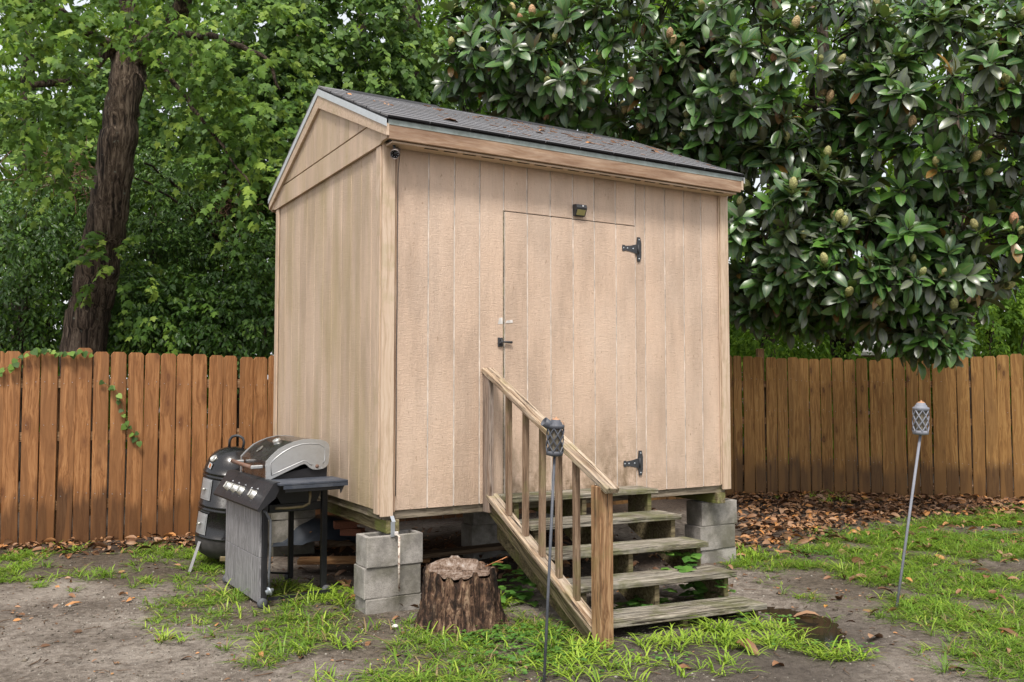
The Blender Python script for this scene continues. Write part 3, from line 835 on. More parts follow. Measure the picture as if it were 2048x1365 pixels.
# ================================================================ TORCHES
M_TORCH = metal_paint('torch_steel', (.060, .066, .080), .42, .5, dustcol=(.16, .165, .19), spec=.5)
M_TORCHL = metal_paint('faded_torch_steel', (.19, .20, .235), .5, .6, dustcol=(.30, .31, .35), spec=.4)
M_CANI = metal_paint('dull_canister', (.14, .12, .085), .5, .4)
M_WICK = plain('copper_wick', (.52, .30, .18), .6, .4, .4)
def torch(label, base, top, sc, mat, lid):
    root = thing('garden_torch', label, 'torch', tuple(base))
    ax = (Vector(top) - Vector(base)); L = ax.length; ax.normalize()
    q = Vector((0, 0, 1)).rotation_difference(ax).to_matrix().to_4x4()
    MB().tube([q @ Vector((0, 0, -.06)), q @ Vector((0, 0, L * .5)), q @ Vector((0, 0, L))], .0085 * sc, 10).build('pole', mat, root)
    T = Matrix.Translation(ax * L) @ Matrix.Rotation(.04, 4, 'Y')
    r, h = .047 * sc, .165 * sc
    MB().lathe([(.001, -.004), (.018 * sc, -.006), (r, 0), (r + .001, .012 * sc), (r + .0015, .024 * sc), (r - .003, .024 * sc)], 24, T).build('cup', mat, root)
    MB().lathe([(r * .78, .012), (r * .78, h - .01)], 20, T).build('canister', M_CANI, root)
    lat = MB(); z0, z1 = .018 * sc, h - .012 * sc
    for k in range(7):
        for s_ in (-1, 1):
            pts = []
            for i in range(13):
                f = i / 12; a = 2 * math.pi * k / 7 + s_ * f * 2 * math.pi * 2 / 7
                pts.append(T @ Vector((r * math.cos(a), r * math.sin(a), z0 + (z1 - z0) * f)))
            lat.tube(pts, .0046 * sc, 4, True, False)
    lat.build('lattice', mat, root)
    MB().lathe([(r - .004, h - .016 * sc), (r + .002, h - .014 * sc), (r + .004, h), (r + .003, h + .007 * sc), (r * .80, h + .012 * sc), (r * .74, h + .022 * sc), (r * .72, h + .024 * sc), (r * .60, h + .025 * sc), (r * .56, h + .036 * sc), (.001, h + .038 * sc)], 28, T).build('cap', mat, root)
    MB().lathe([(.001, h + .046 * sc), (.016 * sc, h + .044 * sc), (.024 * sc, h + .037 * sc)], 14, T).tube([T @ Vector((0, 0, h + .04 * sc)), T @ Vector((.002, 0, h + .052 * sc))], .006 * sc, 8).build('wick', M_WICK, root)
    if lid:
        D = T @ Matrix.Translation((-r * 1.02, -.012, h + .012 * sc)) @ Matrix.Rotation(R(-58), 4, 'Y') @ Matrix.Rotation(R(20), 4, 'X')
        MB().lathe([(.026 * sc, -.014), (.027 * sc, .026 * sc), (.024 * sc, .026 * sc), (.023 * sc, -.010), (.001, -.012)], 20, D).build('snuffer_lid', mat, root)
        MB().tube([T @ Vector((r * .7, 0, h + .03 * sc)), T @ Vector((r * .98, 0, h + .02 * sc)), T @ Vector((r * 1.05, 0, h))], .0022 * sc, 5).build('lid_wire', M_WICK, root)
b1 = G(1087, 1392)
torch('black lattice-headed garden torch in front of the stair railing', (b1.x, b1.y, gz(b1.x, b1.y)), AT(1109, 911, 4.42), .88, M_TORCH, True)
b2 = G(1793, 1222)
torch('faded grey leaning garden torch standing in the grass', (b2.x, b2.y, gz(b2.x, b2.y)), AT(1841, 869, 6.02), 1.06, M_TORCHL, False)

# ================================================================ GAS GRILL
M_GRILL = metal_paint('grill_enamel', (.014, .014, .017), .34, .25, dustcol=(.05, .045, .043), spec=.4, coat=0)
M_LID = metal_paint('lid_enamel', (.022, .022, .024), .18, .30, dustcol=(.085, .075, .07), spec=.55, coat=.5)
M_STEEL = metal_paint('dull_stainless', (.56, .57, .575), .34, .4, metal=.85, dustcol=(.4, .39, .37), rust=.12, rustcol=(.28, .14, .07))
M_CHROME = metal_paint('chrome_knob', (.66, .66, .62), .22, .2, metal=.8)
M_SHELF = metal_paint('blue_black_shelf', (.036, .044, .062), .35, .55, dustcol=(.13, .135, .15), spec=.5)
M_CART = wood('grey_cart_panel', (.14, .137, .145), (.23, .225, .233), (.34, .335, .345), 2, bump=.3, rough=.6, scale=1.6)
M_RUST = metal_paint('rusty_handle', (.16, .08, .05), .6, .4, rust=.5)
M_BRASS = metal_paint('dirty_brass', (.20, .155, .08), .45, .5, metal=.5, rust=.2)
M_RUB = plain('grey_rubber', (.10, .105, .115), .7, .3, sc=60)
M_PRINT = plain('white_print', (.66, .68, .72), .5, var=.05)
gr = thing('gas_grill', 'black gas grill with silver-sided lid standing against the shed end wall', 'grill', tuple(S(-.38, .95)), YAW + .05)
prof = [(-.214, .836), (-.213, .956), (-.174, .997), (-.122, 1.042), (-.07, 1.067), (-.015, 1.087), (.056, 1.101), (.12, 1.101), (.179, 1.094), (.215, 1.083), (.236, 1.064), (.244, 1.035), (.243, .98), (.237, .926), (.222, .903), (.198, .89), (.153, .884), (.12, .888), (.097, .90), (.078, .919), (.066, .927), (.053, .929), (.03, .922), (-.182, .834)]
def side(b0, b1): return MB().prism([(a, b0, z) for a, z in prof], (0, b1 - b0, 0))
side(-.302, -.284).build('lid_side', M_STEEL, gr); side(.284, .302).build('lid_side', M_STEEL, gr)
body = prof[:14]
ins = []
cxm, czm = .02, .95
for a, z in body: ins.append((a + (cxm - a) * .018, z + (czm - z) * .018))
lidm = MB(); n = len(ins)
lidm.raw([(a, -.2838, z) for a, z in ins] + [(a, .2838, z) for a, z in ins], [[i, i + 1, n + i + 1, n + i] for i in range(n - 1)] + [[n - 1, 0, n, 2 * n - 1]], False)
lidm.f[-1] = [n - 1, 0, n, 2 * n - 1]
lid = lidm.build('lid', M_LID, gr)
# pressed outline on the near side plate, hinge bolt
emb = [(-.175, .862), (-.183, .945), (-.14, .985), (-.09, 1.02), (-.03, 1.05), (.04, 1.068), (.10, 1.070), (.17, 1.062), (.205, 1.04), (.212, 1.0), (.208, .945), (.195, .925)]
ls = gr.children[0]
MB().tube([(a, -.302, z) for a, z in emb], .0035, 6).build('pressed_rim', M_STEEL, ls)
MB().tube([(a, -.302, z) for a, z in [(-.175, .862), (-.10, .893), (.0, .932), (.05, .95), (.075, .946), (.10, .925), (.115, .918)]], .0035, 6).build('pressed_rim', M_STEEL, ls)
MB().lathe([(.001, .006), (.012, .005), (.014, 0)], 14, Matrix.Translation((.152, -.302, .908)) @ Matrix.Rotation(R(90), 4, 'X')).build('hinge_bolt', M_RUST, ls)
# emblem and thermometer on the lid
def on_lid(a, z, b): return Vector((a, b, z))
dm = MB(); d0 = Vector((-.155, .03, 1.020))
tl = Vector((.052, 0, .045)).normalized(); nn = Vector((-.045, 0, .052)).normalized(); yy = Vector((0, 1, 0))
dm.prism([d0 - tl * .030 + nn * .001, d0 + yy * .028 + nn * .001, d0 + tl * .034 + nn * .001, d0 - yy * .028 + nn * .001], nn * .004)
dm.build('emblem', M_CHROME, lid)
pr = MB()
for k in (-1, 0, 1): pr.prism([d0 + tl * (.009 * k - .004) + yy * .014 + nn * .006, d0 + tl * (.009 * k - .004) - yy * .014 + nn * .006, d0 + tl * (.009 * k) - yy * .014 + nn * .006, d0 + tl * (.009 * k) + yy * .014 + nn * .006], nn * .0006)
pr.build('emblem_lettering', M_GRILL, lid)
M_ = Matrix.Translation((-.045, -.01, 1.079)) @ Vector((0, 0, 1)).rotation_difference(Vector((-.38, 0, .92))).to_matrix().to_4x4()
MB().lathe([(.030, -.004), (.030, .010), (.026, .013), (.024, .010), (.001, .010)], 22, M_).build('thermometer', M_CHROME, lid)
# handle
MB().box((-.30, -.245, .905), (-.214, -.215, .930), .005).build('handle_bracket', M_STEEL, gr)
MB().box((-.30, .20, .912), (-.214, .225, .935), .005).build('handle_bracket', M_STEEL, gr)
MB().tube([(-.295, -.235, .918), (-.300, 0, .925), (-.298, .215, .932)], .014, 10).build('handle', M_RUST, gr)
MB().tube([(-.296, -.06, .915), (-.300, -.06, .885), (-.292, -.055, .872)], .006, 6).build('utensil_hook', M_RUST, gr)
# fire box
MB().prism([(-.195, -.283, .832), (-.10, -.283, .66), (.16, -.283, .66), (.232, -.283, .832), (.236, -.283, .918), (-.02, -.283, .88)], (0, .566, 0)).build('fire_box', M_GRILL, gr)
MB().box((-.18, -.275, .60), (.215, .275, .658), .004).build('burner_tray', M_GRILL, gr)
# shelves
def shelf(b0, b1, nm):
    s_ = MB().box((-.215, b0, .818), (.262, b1, .834), .003)
    s_.box((-.190, min(b0, b1) if b0 < 0 else max(b0, b1) - .006, .795), (.262, (min(b0, b1) + .006) if b0 < 0 else max(b0, b1), .8175))
    s_.box((.2565, b0 + .007, .795), (.262, b1 - .007, .8175)); s_.build(nm, M_SHELF, gr)
shelf(-.60, -.306, 'side_shelf'); shelf(.306, .44, 'side_shelf')
MB().prism([(.20, -.59, .8165), (.25, -.59, .8165), (.215, -.59, .745)], (0, .012, 0)).build('shelf_bracket', M_GRILL, gr)
MB().box((-.17, -.585, .770), (.22, -.565, .800), .002).build('shelf_rail', M_GRILL, gr)
# control panel: sloping fascia
cp = [(-.195, .838), (-.225, .838), (-.240, .830), (-.248, .815), (-.345, .668), (-.342, .656), (-.330, .652), (-.225, .735), (-.195, .80)]
pan = MB().prism([(a, -.545, z) for a, z in cp], (0, 1.08, 0)).build('control_panel', M_GRILL, gr)
sd = Vector((-.097, 0, -.147)).normalized(); pn = Vector((-.147, 0, .097)).normalized()
c0 = Vector((-.298, 0, .738))
for b in (.27, .115, -.045, -.32):
    q = Matrix.Translation(c0 + Vector((0, b, 0))) @ Vector((0, 0, 1)).rotation_difference(pn).to_matrix().to_4x4()
    kn = MB().lathe([(.034, .001), (.034, .006), (.030, .008), (.0275, .028), (.025, .031), (.001, .031)], 20, q).build('knob', M_CHROME, pan)
    # printed marks round the knob
    pr = MB()
    for i in range(3):
        o = c0 + Vector((0, b + .012 - .011 * i, 0)) - sd * (.050 + .004 * (i % 2)) + pn * .0012
        pr.prism([o, o + Vector((0, .008, 0)), o + Vector((0, .008, 0)) + sd * .006, o + sd * .006], pn * .0004)
    for i in range(5):
        a = R(200 + i * 28); o = c0 + Vector((0, b + .043 * math.cos(a), 0)) - sd * (.043 * math.sin(a)) + pn * .0012
        pr.prism([o, o + Vector((0, .003, 0)), o + Vector((0, .003, 0)) + sd * .003, o + sd * .003], pn * .0004)
    pr.build('printed_marks', M_PRINT, pan)
    gp = MB().box((-.0245, -.0095, .0312), (.0245, .0095, .043), .003, q).build('knob_grip', M_CHROME, pan)
pr = MB()
for i in range(4):
    o = c0 + Vector((0, -.205, 0)) - sd * (.046 - .012 * i) + pn * .0012
    pr.prism([o, o + Vector((0, .022, 0)), o + Vector((0, .022, 0)) + sd * .007, o + sd * .007], pn * .0004)
pr.build('printed_marks', M_PRINT, pan)
# cart: front panel in two boards, posts, legs, casters, brace
MB().box((-.285, -.405, .33), (-.268, .40, .648), .002).build('cart_panel', M_CART, gr)
MB().box((-.285, -.405, .03), (-.268, .40, .3275), .002).build('cart_panel', M_CART, gr)
MB().box((-.2675, -.430, .012), (-.235, -.395, .70), .003).build('cart_post', M_GRILL, gr)
MB().box((-.2675, .385, .012), (-.235, .42, .70), .003).build('cart_post', M_GRILL, gr)
MB().box((.195, -.30, .03), (.235, -.262, .80), .003).build('leg', M_GRILL, gr)
MB().box((.145, .235, .03), (.180, .27, .80), .003).build('leg', M_GRILL, gr)
MB().tube([(-.25, .40, .10), (.16, .25, .06)], .008, 6).build('brace', M_GRILL, gr)
MB().box((-.235, -.46, .05), (.21, -.44, .072)).build('bottom_rail', M_GRILL, gr)
def caster(a, b, r=.034):
    q = Matrix.Translation((a, b, r + .004)) @ Matrix.Rotation(R(90), 4, 'X') @ Matrix.Rotation(R(20), 4, 'Y')
    MB().lathe([(.001, -.016), (r * .5, -.016), (r, -.013), (r, .013), (r * .5, .016), (.001, .016)], 18, q).build('caster', M_RUB, gr)
caster(-.275, -.455); caster(.225, -.315); caster(.16, .28); caster(-.26, .43)
MB().tube([(-.19, -.44, .655), (-.10, -.44, .65), (.0, -.44, .652), (.045, -.44, .67), (.052, -.44, .72), (.052, -.43, .77)], .010, 8).build('gas_pipe', M_BRASS, gr)
MB().tube([(-.28, -.46, .65), (-.265, -.475, .635), (-.235, -.48, .58), (-.232, -.475, .40), (-.24, -.475, .22), (-.235, -.47, .14)], .0085, 8).build('gas_hose', M_RUB, gr)
q = Matrix.Translation((-.235, -.47, .115)) @ Matrix.Rotation(R(70), 4, 'Y')
MB().lathe([(.001, -.022), (.016, -.022), (.018, -.004), (.030, -.003), (.030, .008), (.016, .012), (.010, .030), (.001, .030)], 18, q).build('regulator', M_GALV, gr)

# ================================================================ BARREL SMOKER
M_SMOK = metal_paint('smoker_enamel', (.010, .010, .011), .12, .10, dustcol=(.028, .026, .025), spec=.4, coat=.3)
M_ALU = metal_paint('aluminium_door', (.50, .51, .52), .36, .35, metal=.75, rust=.1)
M_SOOT = metal_paint('sooty_bowl', (.03, .028, .027), .6, .7, dustcol=(.09, .085, .08))
M_ORNG = plain('orange_badge', (.38, .13, .04), .4)
smo = thing('barrel_smoker', 'tall black barrel smoker with domed lid leaning behind the grill', 'smoker', (-2.435, 7.42, 0))
Rm = Matrix.Rotation(R(7.5), 4, 'Y') @ Matrix.Rotation(R(2), 4, 'X') @ Matrix.Translation((0, 0, .07))
rb = .232
MB().lathe([(.02, -.02), (.12, -.01), (.19, .03), (.222, .09), (rb - .004, .15), (rb - .004, .17)], 40, Rm).build('bowl', M_SOOT, smo)
drum = MB().lathe([(rb - .006, .165), (rb + .003, .166), (rb + .003, .178), (rb, .18), (rb, .385), (rb + .005, .388), (rb + .005, .400), (rb + .001, .404), (rb + .001, .418), (rb + .005, .422), (rb + .005, .434), (rb, .437), (rb, .655), (rb - .01, .66)], 48, Rm).build('drum', M_SMOK, smo)
dome = MB().lathe([(rb - .006, .652), (rb + .004, .653), (rb + .004, .668), (rb, .671), (rb, .685), (rb + .004, .688), (rb + .004, .70), (rb - .001, .703), (rb - .010, .75), (rb - .03, .80), (rb - .062, .845), (rb - .105, .878), (.07, .900), (.001, .907)], 48, Rm).build('domed_lid', M_SMOK, smo)
MB().tube([Rm @ Vector((x, 0, z)) for x, z in ((-.058, .895), (-.060, .955), (-.045, .985), (-.015, .998), (.015, .998), (.045, .985), (.060, .955), (.058, .893))], .0115, 8).build('lid_handle', M_BLACK, dome)
def arcplate(z0, z1, ac, aw, r, nm, mat, par, n=10):
    a0, a1 = R(ac - aw / 2), R(ac + aw / 2)
    m = MB().lathe([(r - .004, z0), (r, z0), (r, z1), (r - .004, z1)], n, Rm, False, a0, a1); return m.build(nm, mat, par)
for z0, z1 in ((.475, .645), (.195, .365)):
    d = arcplate(z0, z1, -128, 32, rb + .006, 'fuel_door', M_ALU, smo)
    e = arcplate(z0 + .018, z1 - .018, -128, 27, rb + .0085, 'door_panel', M_ALU, d)
    a = R(-128); zc = (z0 + z1) / 2
    c = Vector((math.cos(a), math.sin(a), 0)); tng = Vector((-math.sin(a), math.cos(a), 0))
    k = MB().tube([Rm @ (c * (rb + .008) + Vector((0, 0, zc))), Rm @ (c * (rb + .030) + Vector((0, 0, zc)))], [.008, .012], 10)
    k.tube([Rm @ (c * (rb + .028) + tng * -.020 + Vector((0, 0, zc - .008))), Rm @ (c * (rb + .028) + tng * .020 + Vector((0, 0, zc + .004)))], .006, 6)
    k.build('door_knob', M_CHROME, d)
def on_dome(az, r, z, nz): 
    a = R(az); c = Vector((math.cos(a), math.sin(a), 0)); p = c * r + Vector((0, 0, z)); nrm = (c + Vector((0, 0, nz))).normalized()
    return Rm @ (Matrix.Translation(p) @ Vector((0, 0, 1)).rotation_difference(nrm).to_matrix().to_4x4())
MB().lathe([(.030, -.006), (.031, .006), (.026, .010), (.025, .007), (.001, .007)], 20, on_dome(-128, .197, .81, .75)).build('thermometer', M_CHROME, dome)
q = on_dome(-126, .224, .752, .25)
MB().prism([q @ Vector(p) for p in ((-.030, 0, .002), (0, -.034, .002), (.030, 0, .002), (0, .034, .002))], q.to_3x3() @ Vector((0, 0, .003))).build('badge', M_CHROME, dome)
MB().prism([q @ Vector(p) for p in ((-.015, -.006, .0055), (-.004, -.022, .0055), (.015, .004, .0055), (.004, .022, .0055))], q.to_3x3() @ Vector((0, 0, .001))).build('badge_lettering', M_ORNG, dome)
for az in (-128, -10, 110):
    a = R(az); c = Vector((math.cos(a), math.sin(a), 0)); t_ = Vector((-math.sin(a), math.cos(a), 0))
    p0 = Rm @ (c * .222 + Vector((0, 0, .13))); p1 = p0 + c * .10; p1.z = -.01
    if az == -128: p1 = Vector((-.145, -.30, -.01))
    MB().prism([p0 - t_ * .018, p0 + t_ * .018, p1 + t_ * .018, p1 - t_ * .018], c * .004).build('leg', M_ALU, smo)
MB().box((.075, -.25, .06), (.15, -.235, .10), .005).build('vent_plate', M_BRASS, smo)

# ================================================================ STUMP
def stump():
    root = thing('tree_stump', 'rotting dark brown tree stump with pale cut top', 'stump', (-.33, 5.48, 0))
    n, rows = 96, 22
    th = np.arange(n) * 2 * np.pi / n
    fur = .9 + .22 * vnoise(th * 4.2, th * 0 + 3, 3) + .10 * vnoise(th * 12, th * 0, 8) - .05
    V = []
    hts = .345 + .03 * vnoise(th * 2.5, th * 0, 17) + .03 * (vnoise(th * 7, th * 0, 21) > .7) - .035 * (np.cos(th + 1.4) > .5)
    for j in range(rows):
        f = j / (rows - 1); z = -.05 + (hts + .05) * f
        r = (.262 - .060 * f ** .6 + .045 * (1 - f) ** 4)
        w = 1 - .8 * f * .4
        rad = r * (1 + (fur - 1) * w) + .012 * (vnoise(th * 9, th * 0 + j * .8, 5) - .5) + .008 * (RNG.random(n) - .5)
        V.append(np.stack([rad * np.cos(th) * 1.06, rad * np.sin(th), z], 1))
    V = np.concatenate(V); F = []
    for j in range(rows - 1):
        for k in range(n): F.append([j * n + k, j * n + (k + 1) % n, (j + 1) * n + (k + 1) % n, (j + 1) * n + k])
    t = NT('rotten_bark'); v = t.coord('Object', False)
    a = t.noise(t.mapv(v, (22, 22, 3)), 1.2, 6, .7, .8); b = t.noise(v, 9, 5, .7)
    c = t.ramp(a, [(.38, (.010, .007, .005)), (.48, (.055, .030, .02)), (.55, (.16, .092, .058)), (.64, (.36, .25, .165))])
    c = t.mix(t.ramp(b, [(.48, 0), (.66, .85)]), c, (.016, .011, .009))
    t.bsdf(c, .85, .25, normal=t.bump(t.math('ADD', a, b), 1.0, .02))
    link('bark', np_mesh('bark', V, F, None, True, t.m), root)
    rr = [0, .2, .4, .55, .7, .82, .92, 1.0]; T = []; top = V[(rows - 1) * n:]
    for q in rr[::-1]:
        p = top.copy() * np.array([q, q, 1]); 
        zf = .33 + .018 * (fbm(p[:, 0] * 9 + 5, p[:, 1] * 9 + 5, 3, 2) - .5) + .012 * np.sin(np.hypot(p[:, 0], p[:, 1]) * 160) * .15 + .045 * np.clip((p[:, 1] - .05) / .1, 0, 1) * (p[:, 0] < .12)
        p[:, 2] = zf if q < .98 else top[:, 2] * .5 + zf * .5 + .006
        if q >= .98: p[:, :2] *= .985
        T.append(p)
    T = np.concatenate(T); F = []
    for j in range(len(rr) - 1):
        for k in range(n): F.append([j * n + k, j * n + (k + 1) % n, (j + 1) * n + (k + 1) % n, (j + 1) * n + k])
    t = NT('grey_endgrain'); v = t.coord('Object', False)
    rad = t.add('VectorMath', {0: v}, operation='LENGTH').outputs['Value']
    a = t.noise(v, 14, 6, .72, .8); b = t.noise(t.mapv(v, (40, 9, 9)), 2, 5, .7)
    c = t.ramp(t.math('ADD', t.math('MULTIPLY', a, .6), t.math('MULTIPLY', b, .4)), [(.38, (.03, .02, .015)), (.47, (.15, .098, .068)), (.56, (.28, .22, .18)), (.68, (.44, .40, .37))])
    t.bsdf(c, .85, .25, normal=t.bump(t.math('ADD', a, b), .9, .012))
    link('cut_top', np_mesh('cut_top', T, F, None, True, t.m), root)
stump()
tw = MB().tube([(-.165, 5.50, .36), (-.08, 5.48, .40), (-.03, 5.47, .425)], .0035, 5); tw.tube([(-.10, 5.485, .39), (-.055, 5.475, .392)], .0028, 5)
tag(tw.build('twig', plain('orange_twig', (.36, .15, .06), .7)), 'thin orange twig sticking out over the stump', 'twig')

# ================================================================ SECURITY CAMERA, CABLE, SOLAR LIGHT
M_CAM = metal_paint('camera_grey', (.20, .165, .15), .35, .3, metal=.3)
M_GLASS = NT('lens_glass'); M_GLASS.bsdf((.01, .01, .013), .04, .6); M_GLASS = M_GLASS.m
sc_ = thing('security_camera', 'small grey bullet security camera under the near eave corner', 'security camera', tuple(S(.045, -.075, 3.03)), YAW)
q = Matrix.Translation((-.012, -.02, -.005)) @ Matrix.Rotation(R(62), 4, 'Z') @ Matrix.Rotation(R(-72), 4, 'Y') @ Matrix.Rotation(0, 4, 'Z')
dirv = Vector((-.42, -.80, -.42)).normalized(); q = Matrix.Translation((.01, -.01, -.01)) @ Vector((0, 0, 1)).rotation_difference(dirv).to_matrix().to_4x4()
MB().lathe([(.001, -.055), (.020, -.055), (.027, -.048), (.027, .042), (.0265, .042)], 24, q).build('housing', M_CAM, sc_)
MB().lathe([(.0285, -.01), (.030, .0), (.031, .066), (.029, .066), (.0275, .0)], 24, q @ Matrix.Rotation(0, 4, 'Z'), True, R(20), R(300)).build('sun_hood', M_CAM, sc_)
MB().lathe([(.026, .040), (.018, .038), (.014, .043), (.001, .046)], 22, q).build('lens', M_GLASS, sc_)
ld = MB()
for k in range(8):
    a = k * math.pi / 4; ld.lathe([(.0001, .042), (.003, .0405)], 6, q @ Matrix.Translation((.021 * math.cos(a), .021 * math.sin(a), 0)))
ld.build('infrared_diodes', M_GALV, sc_)
MB().lathe([(.001, .074), (.034, .074), (.034, .062), (.012, .058), (.001, .058)], 20).build('mount', M_BLACK, sc_)
MB().tube([(0, 0, .06), (.004, -.004, .025), (.012, -.006, .006)], .010, 8).build('arm', M_BLACK, sc_)
cb = MB().tube([S(.07, -.07, 3.062), S(.098, -.06, 3.055), S(.108, -.03, 3.02), S(.105, -.013, 2.9), S(.1035, -.010, 2.5), S(.106, -.010, 2.1), S(.103, -.010, 1.7), S(.105, -.010, 1.2), S(.1035, -.010, .75)], .0027, 6)
tag(cb.build('camera_cable', M_BLACK), 'thin black cable running down beside the near corner board', 'cable')
sol = thing('solar_light', 'small black solar wall light above the shed door', 'light', tuple(S(1.582, .001, 2.80)), YAW)
sol.scale = (.78, .78, .78)
M_PANEL = plain('yellowed_led_panel', (.30, .27, .11), .35, .5, sc=200)
MB().prism([(-.060, -.002, .060), (-.060, -.062, .052), (-.060, -.072, .020), (-.060, -.035, -.055), (-.060, -.002, -.055)], (.120, 0, 0)).build('casing', M_BLACK, sol)
nrm = Vector((0, -.075, -.037)).normalized()
o = Vector((0, -.0535, -.0175)); up = Vector((0, -.037, .075)).normalized()
MB().prism([o + Vector((-.048, 0, 0)) - up * .032 + nrm * .0005, o + Vector((.048, 0, 0)) - up * .032 + nrm * .0005, o + Vector((.048, 0, 0)) + up * .022 + nrm * .0005, o + Vector((-.048, 0, 0)) + up * .022 + nrm * .0005], nrm * .003).build('led_panel', M_PANEL, sol)
MB().lathe([(.0001, .008), (.007, .006), (.009, 0)], 10, Matrix.Translation((.012, -.0695, .036)) @ Matrix.Rotation(R(100), 4, 'X')).build('motion_sensor', M_PRINT, sol)

# ================================================================ LUMBER AND RUBBISH UNDER THE SHED
M_LUM = wood('orange_lumber', (.20, .09, .035), (.36, .185, .075), (.46, .26, .12), 0, rough=.6, knot=.5)
M_LUMD = wood('old_lumber', (.06, .038, .022), (.13, .085, .05), (.2, .14, .09), 0, rough=.8, knot=.5, cracks=.5)
def lumber(px0, px1, z, w, th, mat, label):
    a, b = G(*px0, z), G(*px1, z); tag(board('lumber_board', a, b, w, th, (0, 0, 1), mat), label, 'board', 'boards lying under the shed')
lumber((597, 1122), (860, 1118), .075, .14, .038, M_LUM, 'orange-ended board lying under the shed behind the grill')
lumber((830, 1112), (1010, 1092), .12, .14, .038, M_LUMD, 'brown board lying in the dark behind the stump')
lumber((640, 1088), (720, 1082), .10, .09, .06, M_LUMD, 'dark short board on the rubbish behind the lumber')
lumber((620, 1072), (700, 1070), .16, .10, .09, M_LUM, 'reddish timber offcut below the dark tarp')
for px, z, a in ((690, .26, .3), (705, .20, -.2)):
    p = AT(px, 1065, 7.6)
    o = MB().box((-.095, -.05, 0), (.095, .05, .06), .004).build('brick', plain('red_brick', (.25, .10, .06), .85, sc=80, bump=.5), None, Matrix.Translation((p.x, p.y, z)) @ Matrix.Rotation(a, 4, 'Z'))
    tag(o, 'red brick ' + ('on top of' if z > .22 else 'wedged under') + ' the pile beside the tarp', 'brick')
n = 26; tx, ty = np.meshgrid(np.linspace(-1, 1, n), np.linspace(-1, 1, n)); rr_ = np.hypot(tx, ty)
tz = .24 * np.exp(-(rr_ ** 2) * 1.3) + .10 * (fbm(tx * 2.6 + 7, ty * 2.6, 3, 4) - .5) + .03
c0 = AT(655, 1062, 7.95)
V = np.stack([c0.x + tx.ravel() * .42, c0.y + ty.ravel() * .30, np.maximum(.0, tz.ravel() + .05)], 1)
ii = (np.arange(n - 1)[:, None] * n + np.arange(n - 1)[None, :]).ravel()
tarp = link('tarp', np_mesh('tarp', V, np.stack([ii, ii + 1, ii + n + 1, ii + n], 1), None, False, metal_paint('dark_tarp', (.022, .028, .038), .4, .2, dustcol=(.05, .055, .06))))
tag(tarp, 'crumpled dark blue-grey tarp heaped under the shed', 'tarp')
# far house between the trees on the right
M_BRK = plain('far_brick_wall', (.36, .24, .19), .9, sc=4); M_RFH = plain('pale_far_roof', (.62, .60, .57), .8, sc=3)
ho = thing('far_house', 'pale-roofed house glimpsed between trunks beyond the right fence', 'house', (13.6, 30, 0), .15)
MB().box((-5, 0, 0), (5, 7, 2.55)).build('wall', M_BRK, ho)
MB().prism([(-5.4, -.5, 2.5), (-5.4, 3.5, 4.3), (-5.4, 7.5, 2.5), (-5.4, 7.5, 2.62), (-5.4, 3.5, 4.45), (-5.4, -.5, 2.62)], (10.8, 0, 0)).build('roof', M_RFH, ho)
for x in (-3.4, -1.0, 1.6, 3.6):
    w_ = MB().box((x - .5, -.03, .9), (x + .5, -.004, 2.1)).build('window', M_WHITE, ho); MB().box((x - .42, -.05, .98), (x + .42, -.032, 2.02)).build('pane', M_GLASS, w_)

# ================================================================ FOLIAGE
def nrmz(a): return a / (np.linalg.norm(a, axis=-1, keepdims=True) + 1e-9)
def tpl_maple():
    o = [(0, 0), (.13, .0), (.40, .07), (.30, .24), (.55, .55), (.40, .56), (.20, .60), (.16, .80), (0, 1.02)]
    o = o + [(-x, y) for x, y in o[-2:0:-1]]
    V = [(0, .36, 0)] + [(x, y, -.22 * abs(x) - .16 * y * y) for x, y in o]
    n = len(o); return np.array(V), np.array([[0, 1 + i, 1 + (i + 1) % n] for i in range(n)]), None
def tpl_magnolia(bend=.14, fold=.22):
    st = [(.0, 0), (.16, .125), (.42, .205), (.70, .19), (.90, .10), (1.0, 0)]
    V = [(0, 0, 0)]; rib = [1]
    for y, w in st[1:-1]:
        z = -bend * y * y + .05 * math.sin(y * 3)
        V += [(-w, y, z + fold * w), (0, y, z), (w, y, z + fold * w)]; rib += [0, 1, 0]
    V.append((0, 1, -bend)); rib.append(1)
    F = [[0, 2, 1], [0, 3, 2]]; k = len(st) - 2
    for i in range(k - 1):
        a, b = 1 + 3 * i, 4 + 3 * i
        F += [[a, a + 1, b + 1], [a, b + 1, b], [a + 1, a + 2, b + 2], [a + 1, b + 2, b + 1]]
    a = 1 + 3 * (k - 1); t_ = len(V) - 1; F += [[a, a + 1, t_], [a + 1, a + 2, t_]]
    return np.array(V, float), np.array(F), np.array(rib, float)
def tpl_ovate(w=.26):
    V = np.array([(0, 0, 0), (w * .85, .28, .05), (w * .8, .62, .03), (0, 1, -.12), (-w * .8, .62, .03), (-w * .85, .28, .05)])
    return V, np.array([[0, 1, 2], [0, 2, 3], [0, 3, 4], [0, 4, 5]]), None
def tpl_heart():
    V = np.array([(0, .08, 0), (.24, -.06, -.03), (.46, .20, -.06), (.36, .58, -.04), (0, 1, -.16), (-.36, .58, -.04), (-.46, .20, -.06), (-.24, -.06, -.03)])
    return V, np.array([[0, i, i + 1] for i in range(1, 7)]), None
